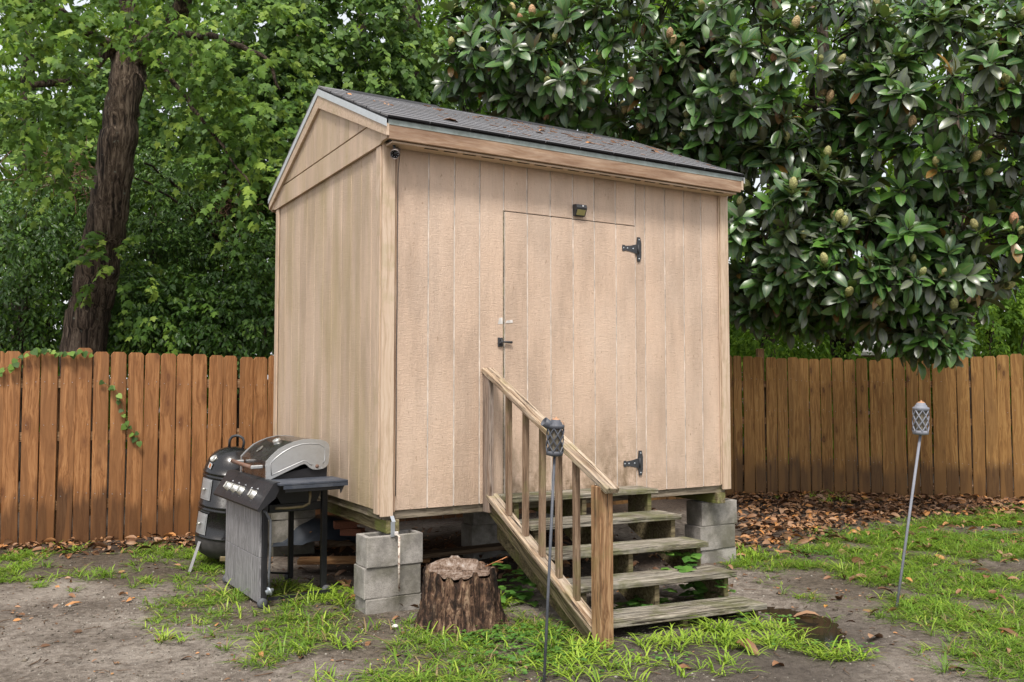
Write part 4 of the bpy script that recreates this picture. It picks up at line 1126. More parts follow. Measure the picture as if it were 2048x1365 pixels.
def inst(tpl, pos, tip, nrm, sc, tint, wj=.18):
    V, F, rib = tpl; N = len(pos)
    y = nrmz(tip); z = nrmz(nrm - (nrm * y).sum(1, keepdims=True) * y); x = np.cross(y, z)
    ws = sc * (1 + RNG.uniform(-wj, wj, N))
    P = pos[:, None, :] + V[None, :, 0, None] * (x * ws[:, None])[:, None, :] + V[None, :, 1, None] * (y * sc[:, None])[:, None, :] + V[None, :, 2, None] * (z * sc[:, None])[:, None, :]
    Fs = F[None] + (np.arange(N) * len(V))[:, None, None]
    at = {'tint': np.repeat(tint, len(V))}
    if rib is not None: at['rib'] = np.tile(rib, N)
    return P.reshape(-1, 3), Fs.reshape(-1, 3), at
def sprays(c, d, n, L, droop=.35, jit=.45, up=.9):
    """leafy twigs: c origins, d directions -> leaf bases, tips, normals"""
    N = len(c); d = nrmz(d); side = nrmz(np.cross(d, np.array([0, 0, 1.0])) + 1e-4)
    t_ = (np.arange(n)[None, :] + RNG.random((N, n))) / n
    Lr = L * RNG.uniform(.6, 1.3, (N, 1))
    pos = c[:, None] + d[:, None] * (t_ * Lr)[..., None] + np.array([0, 0, -1.0]) * (droop * t_ ** 2 * Lr)[..., None]
    sg = np.where(np.arange(n) % 2 == 0, 1, -1)[None, :, None]
    tip = .55 * d[:, None] + .75 * sg * side[:, None] + np.array([0, 0, -.55 - droop]) + RNG.normal(0, jit, (N, n, 3))
    pos = pos + sg * side[:, None] * .02 + RNG.normal(0, .03, (N, n, 3)) * L
    nr = np.array([0, -.35, up]) + RNG.normal(0, jit * .8, (N, n, 3))
    return pos.reshape(-1, 3), tip.reshape(-1, 3), nr.reshape(-1, 3)
def ellips(c, r, N, shell=.5, front=.0):
    """points in an ellipsoid, pushed towards its skin; returns points and outward directions"""
    d = nrmz(RNG.normal(0, 1, (int(N * 1.6) + 8, 3)))
    if front: d = d[RNG.random(len(d)) < np.clip(1 - front * np.clip(d[:, 1] * 1.2, 0, 1), 0, 1)]
    d = d[:N]; rad = RNG.random(len(d)) ** (1 / 3) * (1 - shell) + shell * RNG.uniform(.8, 1.08, len(d))
    lump = .82 + .36 * vnoise(d[:, 0] * 3 + c[0] * 7 + 50, d[:, 2] * 3 + c[2] * 5 + 50, 3)
    return np.array(c) + d * np.array(r) * (rad * lump)[:, None], nrmz(d / np.array(r))
def lobe(px, py, Y, rx, ry, rd):
    p = AT(px, py, Y); return (p.x, p.y, p.z), (rx / FPX * Y, rd, ry / FPX * Y)
def pick_nearest(pos, n, x0=0, x1=2048, y0=-10, y1=1365, blocked=None):
    px, py, d = to_px(pos); ok = (px > x0) & (px < x1) & (py > y0) & (py < y1)
    if blocked is not None: ok &= ~blocked(px, py, d)
    dd = np.where(ok, d, 1e9); i = np.argsort(dd)[:n]; return i[dd[i] < 1e8]
def shed_hides(px, py, d):
    return (px > 545) & (px < 1480) & (py > np.where(px < 640, 400, np.where(px < 780, 180 + (px - 640) * .5, 250 + (px - 780) * .15))) & (d > 6.5)
def leaf_parts(parent, tpl, mats, idx, pos, tip, nrm, sc, tint, name='leaf'):
    """the leaves that show largest become objects of their own, sharing a few meshes"""
    V, F, rib = tpl; o = np.array(parent.location); K = 14
    ms = []
    for k in range(K):
        at = {'tint': np.full(len(V), (k + .5) / K)}
        if rib is not None: at['rib'] = rib
        ms.append(np_mesh(name, V, F, at, True, mats))
    y = nrmz(tip[idx]); z = nrmz(nrm[idx] - (nrm[idx] * y).sum(1, keepdims=True) * y); x = np.cross(y, z)
    for j, i in enumerate(idx):
        s_ = sc[i]; M = Matrix(((x[j, 0] * s_, y[j, 0] * s_, z[j, 0] * s_, pos[i, 0] - o[0]), (x[j, 1] * s_, y[j, 1] * s_, z[j, 1] * s_, pos[i, 1] - o[1]), (x[j, 2] * s_, y[j, 2] * s_, z[j, 2] * s_, pos[i, 2] - o[2]), (0, 0, 0, 1)))
        link(name, ms[min(K - 1, int(tint[i] * K))], parent, None, M)
def leaf_mass(parent, name, tpl, mat, pos, tip, nrm, sc, tint, kind='stuff'):
    o = np.array(parent.location) if parent is not None else np.zeros(3)
    V, F, at = inst(tpl, pos - o, tip, nrm, sc, tint)
    ob = link(name, np_mesh(name, V, F, at, True, mat), parent)
    if kind: ob['kind'] = kind
    return ob
def bark(name, dark, mid, light, lichen=0.0):
    t = NT(name); v = t.coord('Object', False)
    a = t.noise(t.mapv(v, (15, 15, 1.6)), 1.3, 7, .72, 1.2); b = t.noise(t.mapv(v, (34, 34, 5)), 1.2, 4, .7, .6)
    f = t.math('ADD', t.math('MULTIPLY', a, .75), t.math('MULTIPLY', b, .25))
    c = t.ramp(f, [(.42, dark), (.51, mid), (.62, light)])
    if lichen: c = t.mix(t.ramp(t.noise(v, 11, 4, .65), [(.64, 0), (.70, lichen)]), c, (.22, .24, .20))
    t.bsdf(c, .85, .25, normal=t.bump(f, 1.0, .06)); return t.m
M_BARK = bark('dark_bark', (.016, .011, .008), (.095, .066, .047), (.26, .20, .15), .8)
M_BARK2 = bark('brown_bark', (.016, .012, .009), (.06, .044, .032), (.15, .11, .08))
def limb(mb, pts, r0, r1, n=10, wob=.02, seg=5):
    """a tapering crooked limb through the given points"""
    P_ = [Vector(p) for p in pts]; out = []; rad = []
    tot = len(P_) - 1
    for i in range(tot):
        p0, p1, p2, p3 = P_[max(i - 1, 0)], P_[i], P_[i + 1], P_[min(i + 2, tot)]
        for k in range(seg):
            t_ = k / seg; a = 2 * p1; b = p2 - p0; c = 2 * p0 - 5 * p1 + 4 * p2 - p3; d = -p0 + 3 * p1 - 3 * p2 + p3
            out.append(.5 * (a + b * t_ + c * t_ * t_ + d * t_ ** 3) + Vector([random.uniform(-1, 1) * wob for _ in range(3)])); f = (i + t_) / tot; rad.append((r0 + (r1 - r0) * f) * random.uniform(.94, 1.06))
    out.append(P_[-1]); rad.append(r1)
    return mb.tube(out, rad, n)

# ---------------------------------------------------------------- the leaning maple on the left
M_MAPLE = leafmat('maple_leaf', [(0, (.046, .105, .018)), (.3, (.080, .170, .024)), (.55, (.130, .245, .034)), (.8, (.21, .34, .05)), (1, (.32, .44, .07))], .55, .25, .42, (.10, .15, .06))
mb_ = AT(150, 900, 10.3)
maple = thing('maple_tree', 'leaning maple with thick dark trunk rising behind the left fence', 'tree', (mb_.x, 10.3, 0))
o = maple.location
def loc(px, py, Y): return AT(px, py, Y) - o
m = MB(); limb(m, [Vector((.0, 0, -.1)), loc(165, 720, 10.3), loc(184, 600, 10.3), loc(207, 480, 10.25), loc(231, 340, 10.2), loc(243, 220, 10.2), loc(262, 115, 10.2)], .255, .185, 22, .02, 8)
m.build('trunk', M_BARK, maple)
for pts, r0, r1 in (([(246, 150, 10.2), (222, 100, 10.1), (182, 138, 9.8), (130, 165, 9.3), (60, 170, 8.9)], .085, .03), ([(262, 130, 10.2), (300, 92, 10.1), (349, 40, 9.9), (380, -40, 9.7)], .14, .08), ([(255, 130, 10.2), (262, 60, 10.1), (250, -60, 9.9)], .12, .08), ([(320, 72, 10.0), (420, 75, 9.6), (520, 110, 9.3), (560, 180, 9.2)], .05, .012), ([(230, 100, 10.1), (140, 40, 9.4), (60, -20, 8.8)], .07, .03), ([(300, 95, 10.1), (360, 180, 9.6), (430, 270, 9.3), (500, 370, 9.2)], .035, .008), ([(268, 140, 10.1), (290, 170, 10.0), (330, 230, 9.8)], .012, .005)):
    m = MB(); limb(m, [loc(*p) for p in pts], r0, r1, 8, .02); m.build('limb', M_BARK, maple)
pos, tip, nr = [], [], []
for L_, N, sh in ((lobe(70, 130, 8.6, 150, 165, .9), 75, .5), (lobe(30, 20, 8.6, 190, 130, 1.0), 55, .5), (lobe(250, 15, 9.2, 170, 85, 1.0), 70, .5), (lobe(430, 70, 9.4, 150, 110, .9), 75, .5), (lobe(520, 230, 9.6, 80, 110, .6), 40, .5), (lobe(410, 200, 9.6, 110, 90, .6), 32, .5), (lobe(500, 340, 9.5, 65, 90, .5), 30, .5), (lobe(130, 260, 8.9, 90, 70, .5), 22, .5), (lobe(220, -120, 10.0, 420, 100, 1.2), 50, .4), (lobe(205, 530, 9.9, 62, 50, .15), 15, .5), (lobe(320, 620, 10.0, 80, 40, .3), 10, .5)):
    c_, d_ = ellips(*L_, N, sh, .5); a, b, e = sprays(c_, d_ + np.array([0, -.2, .1]), 15, .42, .45, .38); pos.append(a); tip.append(b); nr.append(e)
pos, tip, nr = map(np.concatenate, (pos, tip, nr)); N = len(pos)
sc = RNG.uniform(.052, .108, N); tint = np.clip(np.repeat(RNG.beta(1.5, 1.6, N // 15), 15) + RNG.normal(0, .13, N) + .10 * (9.4 - pos[:, 1]), 0, 1)  # tint raised towards the front, so those leaves look more brightly lit
qx, qy, qd = to_px(pos); hid = ((qx > 188) & (qx < 300) & (qy > 118) & (qy < 430) & (qd < 10.2)) | ((qx > 120) & (qx < 240) & (qy > 610) & (qd < 10.3))
pos, tip, nr, sc, tint = pos[~hid], tip[~hid], nr[~hid], sc[~hid], tint[~hid]; N = len(pos)
idx = pick_nearest(pos, 300, blocked=shed_hides); rest = np.setdiff1d(np.arange(N), idx)
TM = tpl_maple()
leaf_parts(maple, TM, M_MAPLE, idx, pos, tip, nr, sc, tint)
leaf_mass(maple, 'crown', TM, M_MAPLE, pos[rest], tip[rest], nr[rest], sc[rest], tint[rest])

# ---------------------------------------------------------------- the magnolia on the right
M_MAG = leafmat('magnolia_leaf', [(0, (.090, .215, .030)), (.25, (.064, .165, .030)), (.50, (.038, .092, .032)), (.60, (.032, .072, .030)), (.62, (.15, .17, .125)), (.80, (.10, .12, .080)), (.955, (.065, .082, .050)), (.96, (.27, .15, .03)), (1, (.20, .085, .03))], .34, .75, .14, (.095, .095, .050), True)
magn = thing('magnolia_tree', 'large magnolia with glossy leaves and seed cones filling the upper right', 'tree', (5.15, 13.6, 0))
om = np.array(magn.location)
m = MB(); limb(m, [(0, 0, -.1), (-.05, 0, 1.5), (-.15, -.1, 3.2), (-.3, -.2, 5.2), (-.3, -.2, 8.0)], .17, .07, 14, .02); m.build('trunk', M_BARK2, magn)
MAGL = [(lobe(1200, 110, 10.0, 280, 150, 1.0), 200), (lobe(1010, 120, 10.6, 140, 150, .8), 70), (lobe(1540, 150, 9.6, 240, 210, 1.1), 200), (lobe(1880, 200, 9.2, 250, 250, 1.2), 230),
        (lobe(1560, 430, 9.5, 130, 180, .8), 120), (lobe(1730, 520, 9.4, 190, 130, .8), 130), (lobe(1950, 480, 9.3, 170, 130, .8), 80), (lobe(1380, 270, 10.0, 110, 90, .6), 40), (lobe(1858, 655, 9.3, 62, 65, .35), 26),
        (lobe(1560, 590, 10.0, 110, 70, .5), 40), (lobe(1700, 620, 9.9, 110, 50, .4), 26), (lobe(1500, -120, 10.4, 620, 110, 1.2), 90),
        (lobe(1600, 250, 11.8, 480, 330, .8), 120), (lobe(1150, 120, 12.2, 240, 150, .6), 30)]
pos, tip, nr, sc, tint, tw, cones = [], [], [], [], [], MB(), []
tws = MB()
for L_, N in MAGL:
    cs, ds = ellips(*L_, int(N * .9), .62, .75)
    for c_, d_ in zip(cs, ds):
        a = nrmz(.45 * d_ + np.array([0, -.34, .58]) + RNG.normal(0, .28, 3))
        s1 = nrmz(np.cross(a, np.array([.3, .2, 1.0]))); s2 = np.cross(a, s1)
        nl = int(RNG.integers(8, 13)); dark = RNG.random()
        for i in range(nl):
            f = i / (nl - 1); ph = i * 2.4 + RNG.uniform(-.3, .3); inc = R(32 + 62 * f) + RNG.normal(0, .13)
            rdir = math.cos(ph) * s1 + math.sin(ph) * s2
            td = math.cos(inc) * a + math.sin(inc) * rdir + np.array([0, 0, -.28 * f]) + RNG.normal(0, .08, 3)
            pos.append(c_ - a * .055 * f + rdir * .008); tip.append(td); nr.append(a * math.sin(inc) - rdir * math.cos(inc) + np.array([0, 0, .25]) + RNG.normal(0, .12, 3))
            sc.append(RNG.uniform(.14, .19) + .078 * min(1, f * 1.5)); tint.append(np.clip(.50 * dark ** 2 * RNG.uniform(.6, 1.3), 0, .60) if RNG.random() > .012 else RNG.uniform(.965, 1))
        if RNG.random() < .74:
            for i in range(int(RNG.integers(2, 7))):
                ph = RNG.uniform(0, 6.28); rdir = math.cos(ph) * s1 + math.sin(ph) * s2
                pos.append(c_ - a * RNG.uniform(.07, .20) + np.array([0, 0, -.02])); td = .35 * rdir + np.array([0, -.08, -1.0]) + RNG.normal(0, .16, 3); tip.append(td)
                nr.append(rdir + np.array([0, -.9, .2]) + RNG.normal(0, .35, 3)); sc.append(RNG.uniform(.15, .23)); tint.append(RNG.uniform(.62, .95))
        e = c_ - (d_ * .8 + a * .2) * RNG.uniform(.2, .42) + np.array([0, .10, .02])
        tws.tube([Vector(c_ - om), Vector((c_ * .5 + e * .5) - om + np.array([0, 0, -.02])), Vector(e - om)], [.006, .008, .011], 4, False)
        if RNG.random() < .34: cones.append((c_, a))
pos, tip, nr, sc, tint = map(np.array, (pos, tip, nr, sc, tint)); N = len(pos)
idx = pick_nearest(pos, 300, blocked=shed_hides); rest = np.setdiff1d(np.arange(N), idx)
TG = tpl_magnolia()
leaf_parts(magn, TG, M_MAG, idx, pos, tip, nr, sc, tint)
for k, tp in enumerate((TG, tpl_magnolia(.32, .35), tpl_magnolia(.05, .10), tpl_magnolia(-.08, .45))):
    q = rest[k::4]; leaf_mass(magn, 'crown', tp, M_MAG, pos[q], tip[q], nr[q], sc[q] * (1, .92, 1.08, .85)[k], tint[q])
tws.build('twigs', M_BARK2, magn)['kind'] = 'stuff'
t = NT('seed_cone'); v = t.coord(); rn = t.add('ObjectInfo').outputs['Random']
c = t.ramp(rn, [(0, (.40, .44, .17)), (.6, (.52, .47, .20)), (.8, (.55, .36, .20)), (1, (.52, .22, .13))]); b = t.vor(t.mapv(v, (1, 1, .7)), 130).outputs['Distance']
t.bsdf(t.mix(t.ramp(b, [(.3, 0), (.6, .5)]), c, (.12, .10, .05)), .7, normal=t.bump(b, .8, .006))
cm = MB().lathe([(.006, -.02), (.009, 0), (.019, .006), (.024, .025), (.022, .045), (.013, .062), (.001, .070)], 12).mesh('seed_cone', t.m)
random.shuffle(cones)
for c_, a in cones[:280]:
    q = Matrix.Translation(Vector(c_ - om + a * .055)) @ Vector((0, 0, 1)).rotation_difference(Vector(a) + Vector((0, 0, .5))).to_matrix().to_4x4() @ Matrix.Scale(random.uniform(1.25, 1.85), 4)
    link('seed_cone', cm, magn, None, q)
for pts, r0, r1 in (([(5.0, 13.5, 2.2), (4.4, 12.2, 3.4), (3.4, 10.9, 4.0), (2.6, 10.2, 4.4)], .09, .03), ([(5.0, 13.5, 2.8), (5.6, 11.8, 3.6), (5.6, 10.2, 3.6), (5.2, 9.4, 3.4)], .08, .025), ([(4.9, 13.4, 3.2), (4.2, 11.8, 4.6), (3.6, 10.4, 5.2)], .08, .03), ([(5.1, 13.5, 1.9), (4.8, 11.6, 2.6), (4.0, 10.0, 2.7), (3.2, 9.7, 2.9)], .055, .015), ([(5.1, 13.5, 2.1), (5.3, 11.2, 2.7), (4.9, 9.8, 2.5)], .05, .015), ([(4.85, 13.4, 3.6), (3.2, 12.0, 4.8), (1.6, 11.0, 5.0), (.4, 10.7, 4.6)], .07, .02), ([(4.3, 12.2, 3.3), (2.9, 11.2, 3.5), (2.2, 10.3, 3.3)], .04, .012), ([(5.1, 13.4, 3.6), (6.2, 11.4, 4.6), (6.4, 9.6, 4.8)], .08, .03)):
    m = MB(); limb(m, [Vector(p) - Vector(om) for p in pts], r0, r1, 8, .03); m.build('limb', M_BARK2, magn)

# ---------------------------------------------------------------- trees, vines and shrubs beyond the fence
M_VINE = leafmat('vine_leaf', [(0, (.028, .070, .016)), (.35, (.060, .135, .026)), (.7, (.120, .225, .04)), (1, (.24, .37, .065))], .52, .28, .30, (.09, .14, .06))
M_SHRUB = leafmat('shrub_leaf', [(0, (.028, .075, .014)), (.45, (.055, .135, .020)), (.8, (.10, .21, .03)), (1, (.18, .32, .045))], .34, .42, .22, (.06, .09, .035))
M_FAR = leafmat('far_leaf', [(0, (.05, .12, .012)), (.5, (.10, .21, .018)), (1, (.20, .34, .03))], .6, .2, .45)
TV, TO, TH = tpl_heart(), tpl_ovate(), tpl_heart()
def grow(root, lobes, tpl, mat, size, n, L, droop=.4, name='crown', up=.8, front=.55, shell=.55, bright=1.0, jit=.45):
    P_, T_, N_ = [], [], []
    for L_, N in lobes:
        c_, d_ = ellips(*L_, int(N * 1.7), shell, front); a, b, e = sprays(c_, d_ + np.array([0, -.15, 0]), n, L, droop, jit, up); P_.append(a); T_.append(b); N_.append(e)
    P_, T_, N_ = map(np.concatenate, (P_, T_, N_)); k = len(P_)
    px, py, d = to_px(P_); ok = (px > -260) & (px < 2310) & (py < 900) & (py > -420); ok |= RNG.random(k) < .25
    P_, T_, N_ = P_[ok], T_[ok], N_[ok]; k = len(P_)
    tn = np.repeat(RNG.beta(1.4, 2.0, len(ok) // n + 1), n)[:len(ok)][ok]
    return leaf_mass(root, name, tpl, mat, P_, T_, N_, RNG.uniform(size[0] * .8, size[1] * 1.1, k), np.clip((tn + RNG.normal(0, .12, k)) * bright * 1.15, 0, 1))
def bgtree(label, px, Y, r0, top, lobes, tpl, mat, size, n, L, lean=0.0, cat='tree', name='background_tree', bm=M_BARK2, **kw):
    x = (px - 1024) / FPX * Y
    root = thing(name, label, cat, (x, Y, 0)); m = MB()
    limb(m, [(0, 0, -.1), (lean * .3, 0, top * .3), (lean * .6, .02, top * .6), (lean, 0, top)], r0, r0 * .5, 12, .03); m.build('trunk', bm, root)
    for k in range(4):
        a = random.uniform(0, 6.28); z0 = top * random.uniform(.45, .9); m = MB()
        limb(m, [(lean * z0 / top, 0, z0), (lean * z0 / top + .6 * math.cos(a), .6 * math.sin(a), z0 + .5), (lean * z0 / top + 1.3 * math.cos(a), 1.3 * math.sin(a), z0 + .8)], r0 * .3, .012, 6, .03); m.build('limb', bm, root)
    grow(root, lobes, tpl, mat, size, n, L, **kw); return root
bgtree('vine-draped tree with dark trunk behind the shed roof', 815, 13.5, .26, 9, [(lobe(690, 120, 12.6, 150, 170, .9), 230), (lobe(600, 40, 12.4, 160, 110, .9), 150), (lobe(560, 250, 12.2, 130, 150, .7), 150), (lobe(800, 180, 12.9, 70, 150, .4), 80), (lobe(750, -130, 13.4, 330, 110, 1.2), 60)], TV, M_VINE, (.06, .105), 16, .5, droop=.6)
bgtree('tall broadleaf tree filling the gap left of the shed gable', 470, 14.5, .14, 8, [(lobe(470, 330, 12.8, 110, 120, .8), 150), (lobe(380, 120, 13.2, 190, 160, .9), 170), (lobe(440, 480, 12.6, 120, 110, .6), 150), (lobe(300, 250, 12.8, 110, 150, .7), 120), (lobe(350, -140, 13.8, 400, 110, 1.2), 50)], TV, M_VINE, (.055, .095), 15, .5, droop=.55, bright=.85)
bgtree('slender dark-stemmed tree behind the fence near the smoker', 446, 11.8, .075, 4.5, [(lobe(480, 560, 11.5, 75, 90, .4), 80), (lobe(420, 420, 11.6, 60, 60, .3), 40)], TO, M_SHRUB, (.05, .085), 14, .36)
bgtree('broadleaf tree at the far left edge behind the maple', 40, 14.0, .18, 8, [(lobe(60, 330, 12.5, 150, 140, .8), 170), (lobe(20, 120, 13, 190, 180, .9), 150), (lobe(170, 420, 12.3, 110, 90, .5), 80)], TV, M_VINE, (.055, .095), 15, .5, droop=.5, bright=.75)
bgtree('pale green tree showing between the roof and the magnolia', 930, 17, .12, 7, [(lobe(920, 200, 16.5, 120, 170, 1.0), 150), (lobe(1050, 120, 16.8, 130, 170, 1.0), 90)], TV, M_FAR, (.08, .14), 14, .6, bright=1.2)
bgtree('dark trunked tree right of the magnolia stem', 1925, 14.6, .25, 7, [(lobe(1960, 560, 15.0, 120, 110, .7), 60), (lobe(1990, 330, 15.0, 150, 170, .9), 70)], TV, M_FAR, (.07, .12), 14, .5, bright=1.2)
bgtree('narrower trunk at the right edge beyond the fence', 1985, 16.0, .17, 7, [(lobe(2050, 540, 15.5, 90, 130, .7), 70)], TV, M_FAR, (.07, .12), 14, .5, bright=1.25)
def shrub(label, lobes, size=(.045, .085), n=14, L=.34, tpl=TO, mat=None, name='evergreen_shrub', **kw):
    c_, r_ = lobes[0][0]; root = thing(name, label, 'shrub', (c_[0], c_[1], 0)); m = MB()
    for k in range(5):
        a = random.uniform(0, 6.28); limb(m, [(.1 * math.cos(a), .1 * math.sin(a), -.05), (.25 * math.cos(a), .2 * math.sin(a), .6 * c_[2]), (r_[0] * .6 * math.cos(a), .3 * math.sin(a), c_[2])], .025, .008, 5, .03)
    m.build('stems', M_BARK2, root); grow(root, lobes, tpl, mat or M_SHRUB, size, n, L, **kw); return root
shrub('dark glossy shrub behind the fence at the far left', [(lobe(50, 590, 11.0, 110, 110, .45), 190), (lobe(40, 470, 10.4, 90, 80, .4), 90)])
shrub('glossy shrub just left of the maple trunk base', [(lobe(90, 620, 11.2, 80, 80, .35), 110), (lobe(110, 420, 11.2, 90, 70, .4), 90)])
shrub('dense shrub right of the leaning maple trunk', [(lobe(330, 420, 11.4, 80, 100, .45), 200), (lobe(310, 530, 11.2, 70, 80, .4), 120)], (.04, .07), bright=1.15)
shrub('broad low shrub along the fence left of the smoker', [(lobe(340, 650, 11.0, 110, 60, .35), 170), (lobe(300, 600, 10.9, 70, 50, .4), 80)], (.05, .095))
shrub('light green shrub against the shed corner above the fence', [(lobe(480, 650, 10.9, 90, 70, .4), 140), (lobe(530, 560, 11.2, 50, 100, .35), 100)], (.05, .09), bright=1.25)
shrub('leafy bush in shade under the magnolia near the post top', [(lobe(1500, 680, 13.2, 90, 50, .5), 90), (lobe(1620, 690, 13.6, 70, 40, .4), 60)], (.05, .09), mat=M_FAR)
shrub('bright bush beyond the right end of the fence', [(lobe(1990, 640, 13.4, 110, 80, .5), 120), (lobe(1830, 640, 14, 70, 60, .4), 50)], (.05, .09), mat=M_FAR, bright=1.4)
# the wood behind everything
P_, T_, N_ = [], [], []
for k in range(84):
    x = -17 + (k % 42) * .9 + random.uniform(-.5, .5); y = random.uniform(18, 26); z = random.uniform(1.0, 6) if k < 42 else random.uniform(6, 13)
    c_, d_ = ellips((x, y, z), (2.3, 1.4, 2.5), 120, .6, .5); a, b, e = sprays(c_, d_, 9, .8, .3, .5); P_.append(a); T_.append(b); N_.append(e)
for k in range(26):
    x = -17 + k * 1.45 + random.uniform(-.5, .5); c_, d_ = ellips((x, random.uniform(17, 21), 1.2), (1.6, .8, 1.4), 42, .6, .5); a, b, e = sprays(c_, d_, 9, .7, .3, .5); P_.append(a); T_.append(b); N_.append(e)
for k in range(46):
    x = -9 + (k % 23) * .95 + random.uniform(-.4, .4); c_, d_ = ellips((x, random.uniform(15.2, 17), random.uniform(2.5, 5.5) if k < 23 else random.uniform(5.5, 9.5)), (1.5, .8, 1.6), 70, .6, .5); a, b, e = sprays(c_, d_, 9, .6, .3, .5); P_.append(a); T_.append(b); N_.append(e)
P_, T_, N_ = map(np.concatenate, (P_, T_, N_)); k = len(P_)
px, py, d = to_px(P_); ok = ~((px > 1715) & (px < 1800) & (py > 672) & (py < 712))
P_, T_, N_ = P_[ok], T_[ok], N_[ok]; k = len(P_)
fw_ = leaf_mass(None, 'far_wood', TO, M_FAR, P_, T_, N_, RNG.uniform(.6, 1.1, k) * np.where(P_[:, 1] < 17.4, .20, .31), np.clip(RNG.beta(1.8, 1.8, k), 0, 1))
tag(fw_, 'mass of green woodland foliage far behind the fence', 'woodland')
for k, (px, Y, r_) in enumerate(((560, 19, .16), (700, 21, .2), (1530, 17, .17), (350, 18, .14), (1790, 19, .12), (1400, 18, .18))):
    m = MB(); x = (px - 1024) / FPX * Y; limb(m, [(x, Y, -.1), (x + .1, Y, 3), (x + .25, Y, 6), (x + .2, Y, 11)], r_, r_ * .6, 10, .04)
    lab = ('dark bare tree trunk deep in the wood left of the gable', 'dark bare tree trunk in the wood behind the shed roof', 'dark tree trunk behind the fence right of the shed', 'thin dark trunk in the wood behind the maple', 'thin dark trunk in front of the far house', 'dark trunk behind the magnolia above the roof')[k]
    tag(m.build('bare_tree', M_BARK2), lab, 'tree', 'bare trunks in the wood')
# dead vine tangles
M_DEAD = plain('dead_vine', (.13, .075, .045), .85)
for (px, py, Y, rx, ry), lab in (((130, 345, 10.9, 95, 55), 'tangle of dead brown vines left of the maple trunk'), ((430, 430, 11.6, 70, 60), 'tangle of dead brown vines right of the maple trunk')):
    m = MB()
    for k in range(90):
        a = AT(px + random.gauss(0, rx * .45), py + random.gauss(0, ry * .45), Y + random.uniform(-.3, .3)); p = [a]; d = Vector((random.gauss(0, 1), random.gauss(0, .5), random.gauss(-.3, .8))).normalized()
        for i in range(4): d = (d + Vector((random.gauss(0, .4), random.gauss(0, .3), random.gauss(-.12, .4)))).normalized(); p.append(p[-1] + d * random.uniform(.07, .16))
        m.tube(p, random.uniform(.002, .0055), 4, False)
    tag(m.build('dead_vines', M_DEAD), lab, 'vines', kind='stuff')

# vines climbing over the fence, leaf by leaf
def vine(label, pts, leaves, base, sz):
    root = thing('fence_vine', label, 'vine', tuple(base)); b = Vector(base); m = MB()
    m.tube([p - b for p in pts], .0025, 5, False); m.build('stem', plain('green_stem', (.10, .12, .04), .7), root)
    P_, T_ = [], []
    for k in range(leaves):
        f = k / max(1, leaves - 1) * (len(pts) - 1); i = min(int(f), len(pts) - 2); p = pts[i].lerp(pts[i + 1], f - i)
        P_.append(p + Vector((random.uniform(-.02, .02), -.012, random.uniform(-.015, .02)))); T_.append(Vector((random.uniform(-1, 1), -.25, random.uniform(-1, .1))))
    P_, T_ = np.array(P_), np.array(T_); n = len(P_)
    leaf_parts(root, TH, M_VINE, np.arange(n), P_, T_, np.array([0, -1, .5]) + RNG.normal(0, .25, (n, 3)), RNG.uniform(*sz, n), RNG.uniform(.3, .85, n))
def on_fence(px, py):
    r = ray(px, py); a = Vector((FL[1][0], FL[1][1])); d = (Vector(FL[3]) - a).normalized(); n = Vector((-d.y, d.x)); t_ = a.dot(n) / (r.x * n.x + r.y * n.y)
    p = Vector((0, 0, CAMH)) + r * t_; return p + Vector((.03 * .42, -.03 * .9, 0))
vine('green vine trailing along the top of the left fence', [on_fence(*p) for p in ((2, 745), (28, 726), (60, 705), (90, 700), (120, 706), (150, 706), (186, 706))], 24, on_fence(2, 745), (.045, .085))
vine('short green vine hanging down the middle of the left fence', [on_fence(*p) for p in ((205, 765), (232, 780), (240, 800), (250, 830), (258, 855), (275, 866), (276, 880))], 15, on_fence(205, 765), (.04, .075))

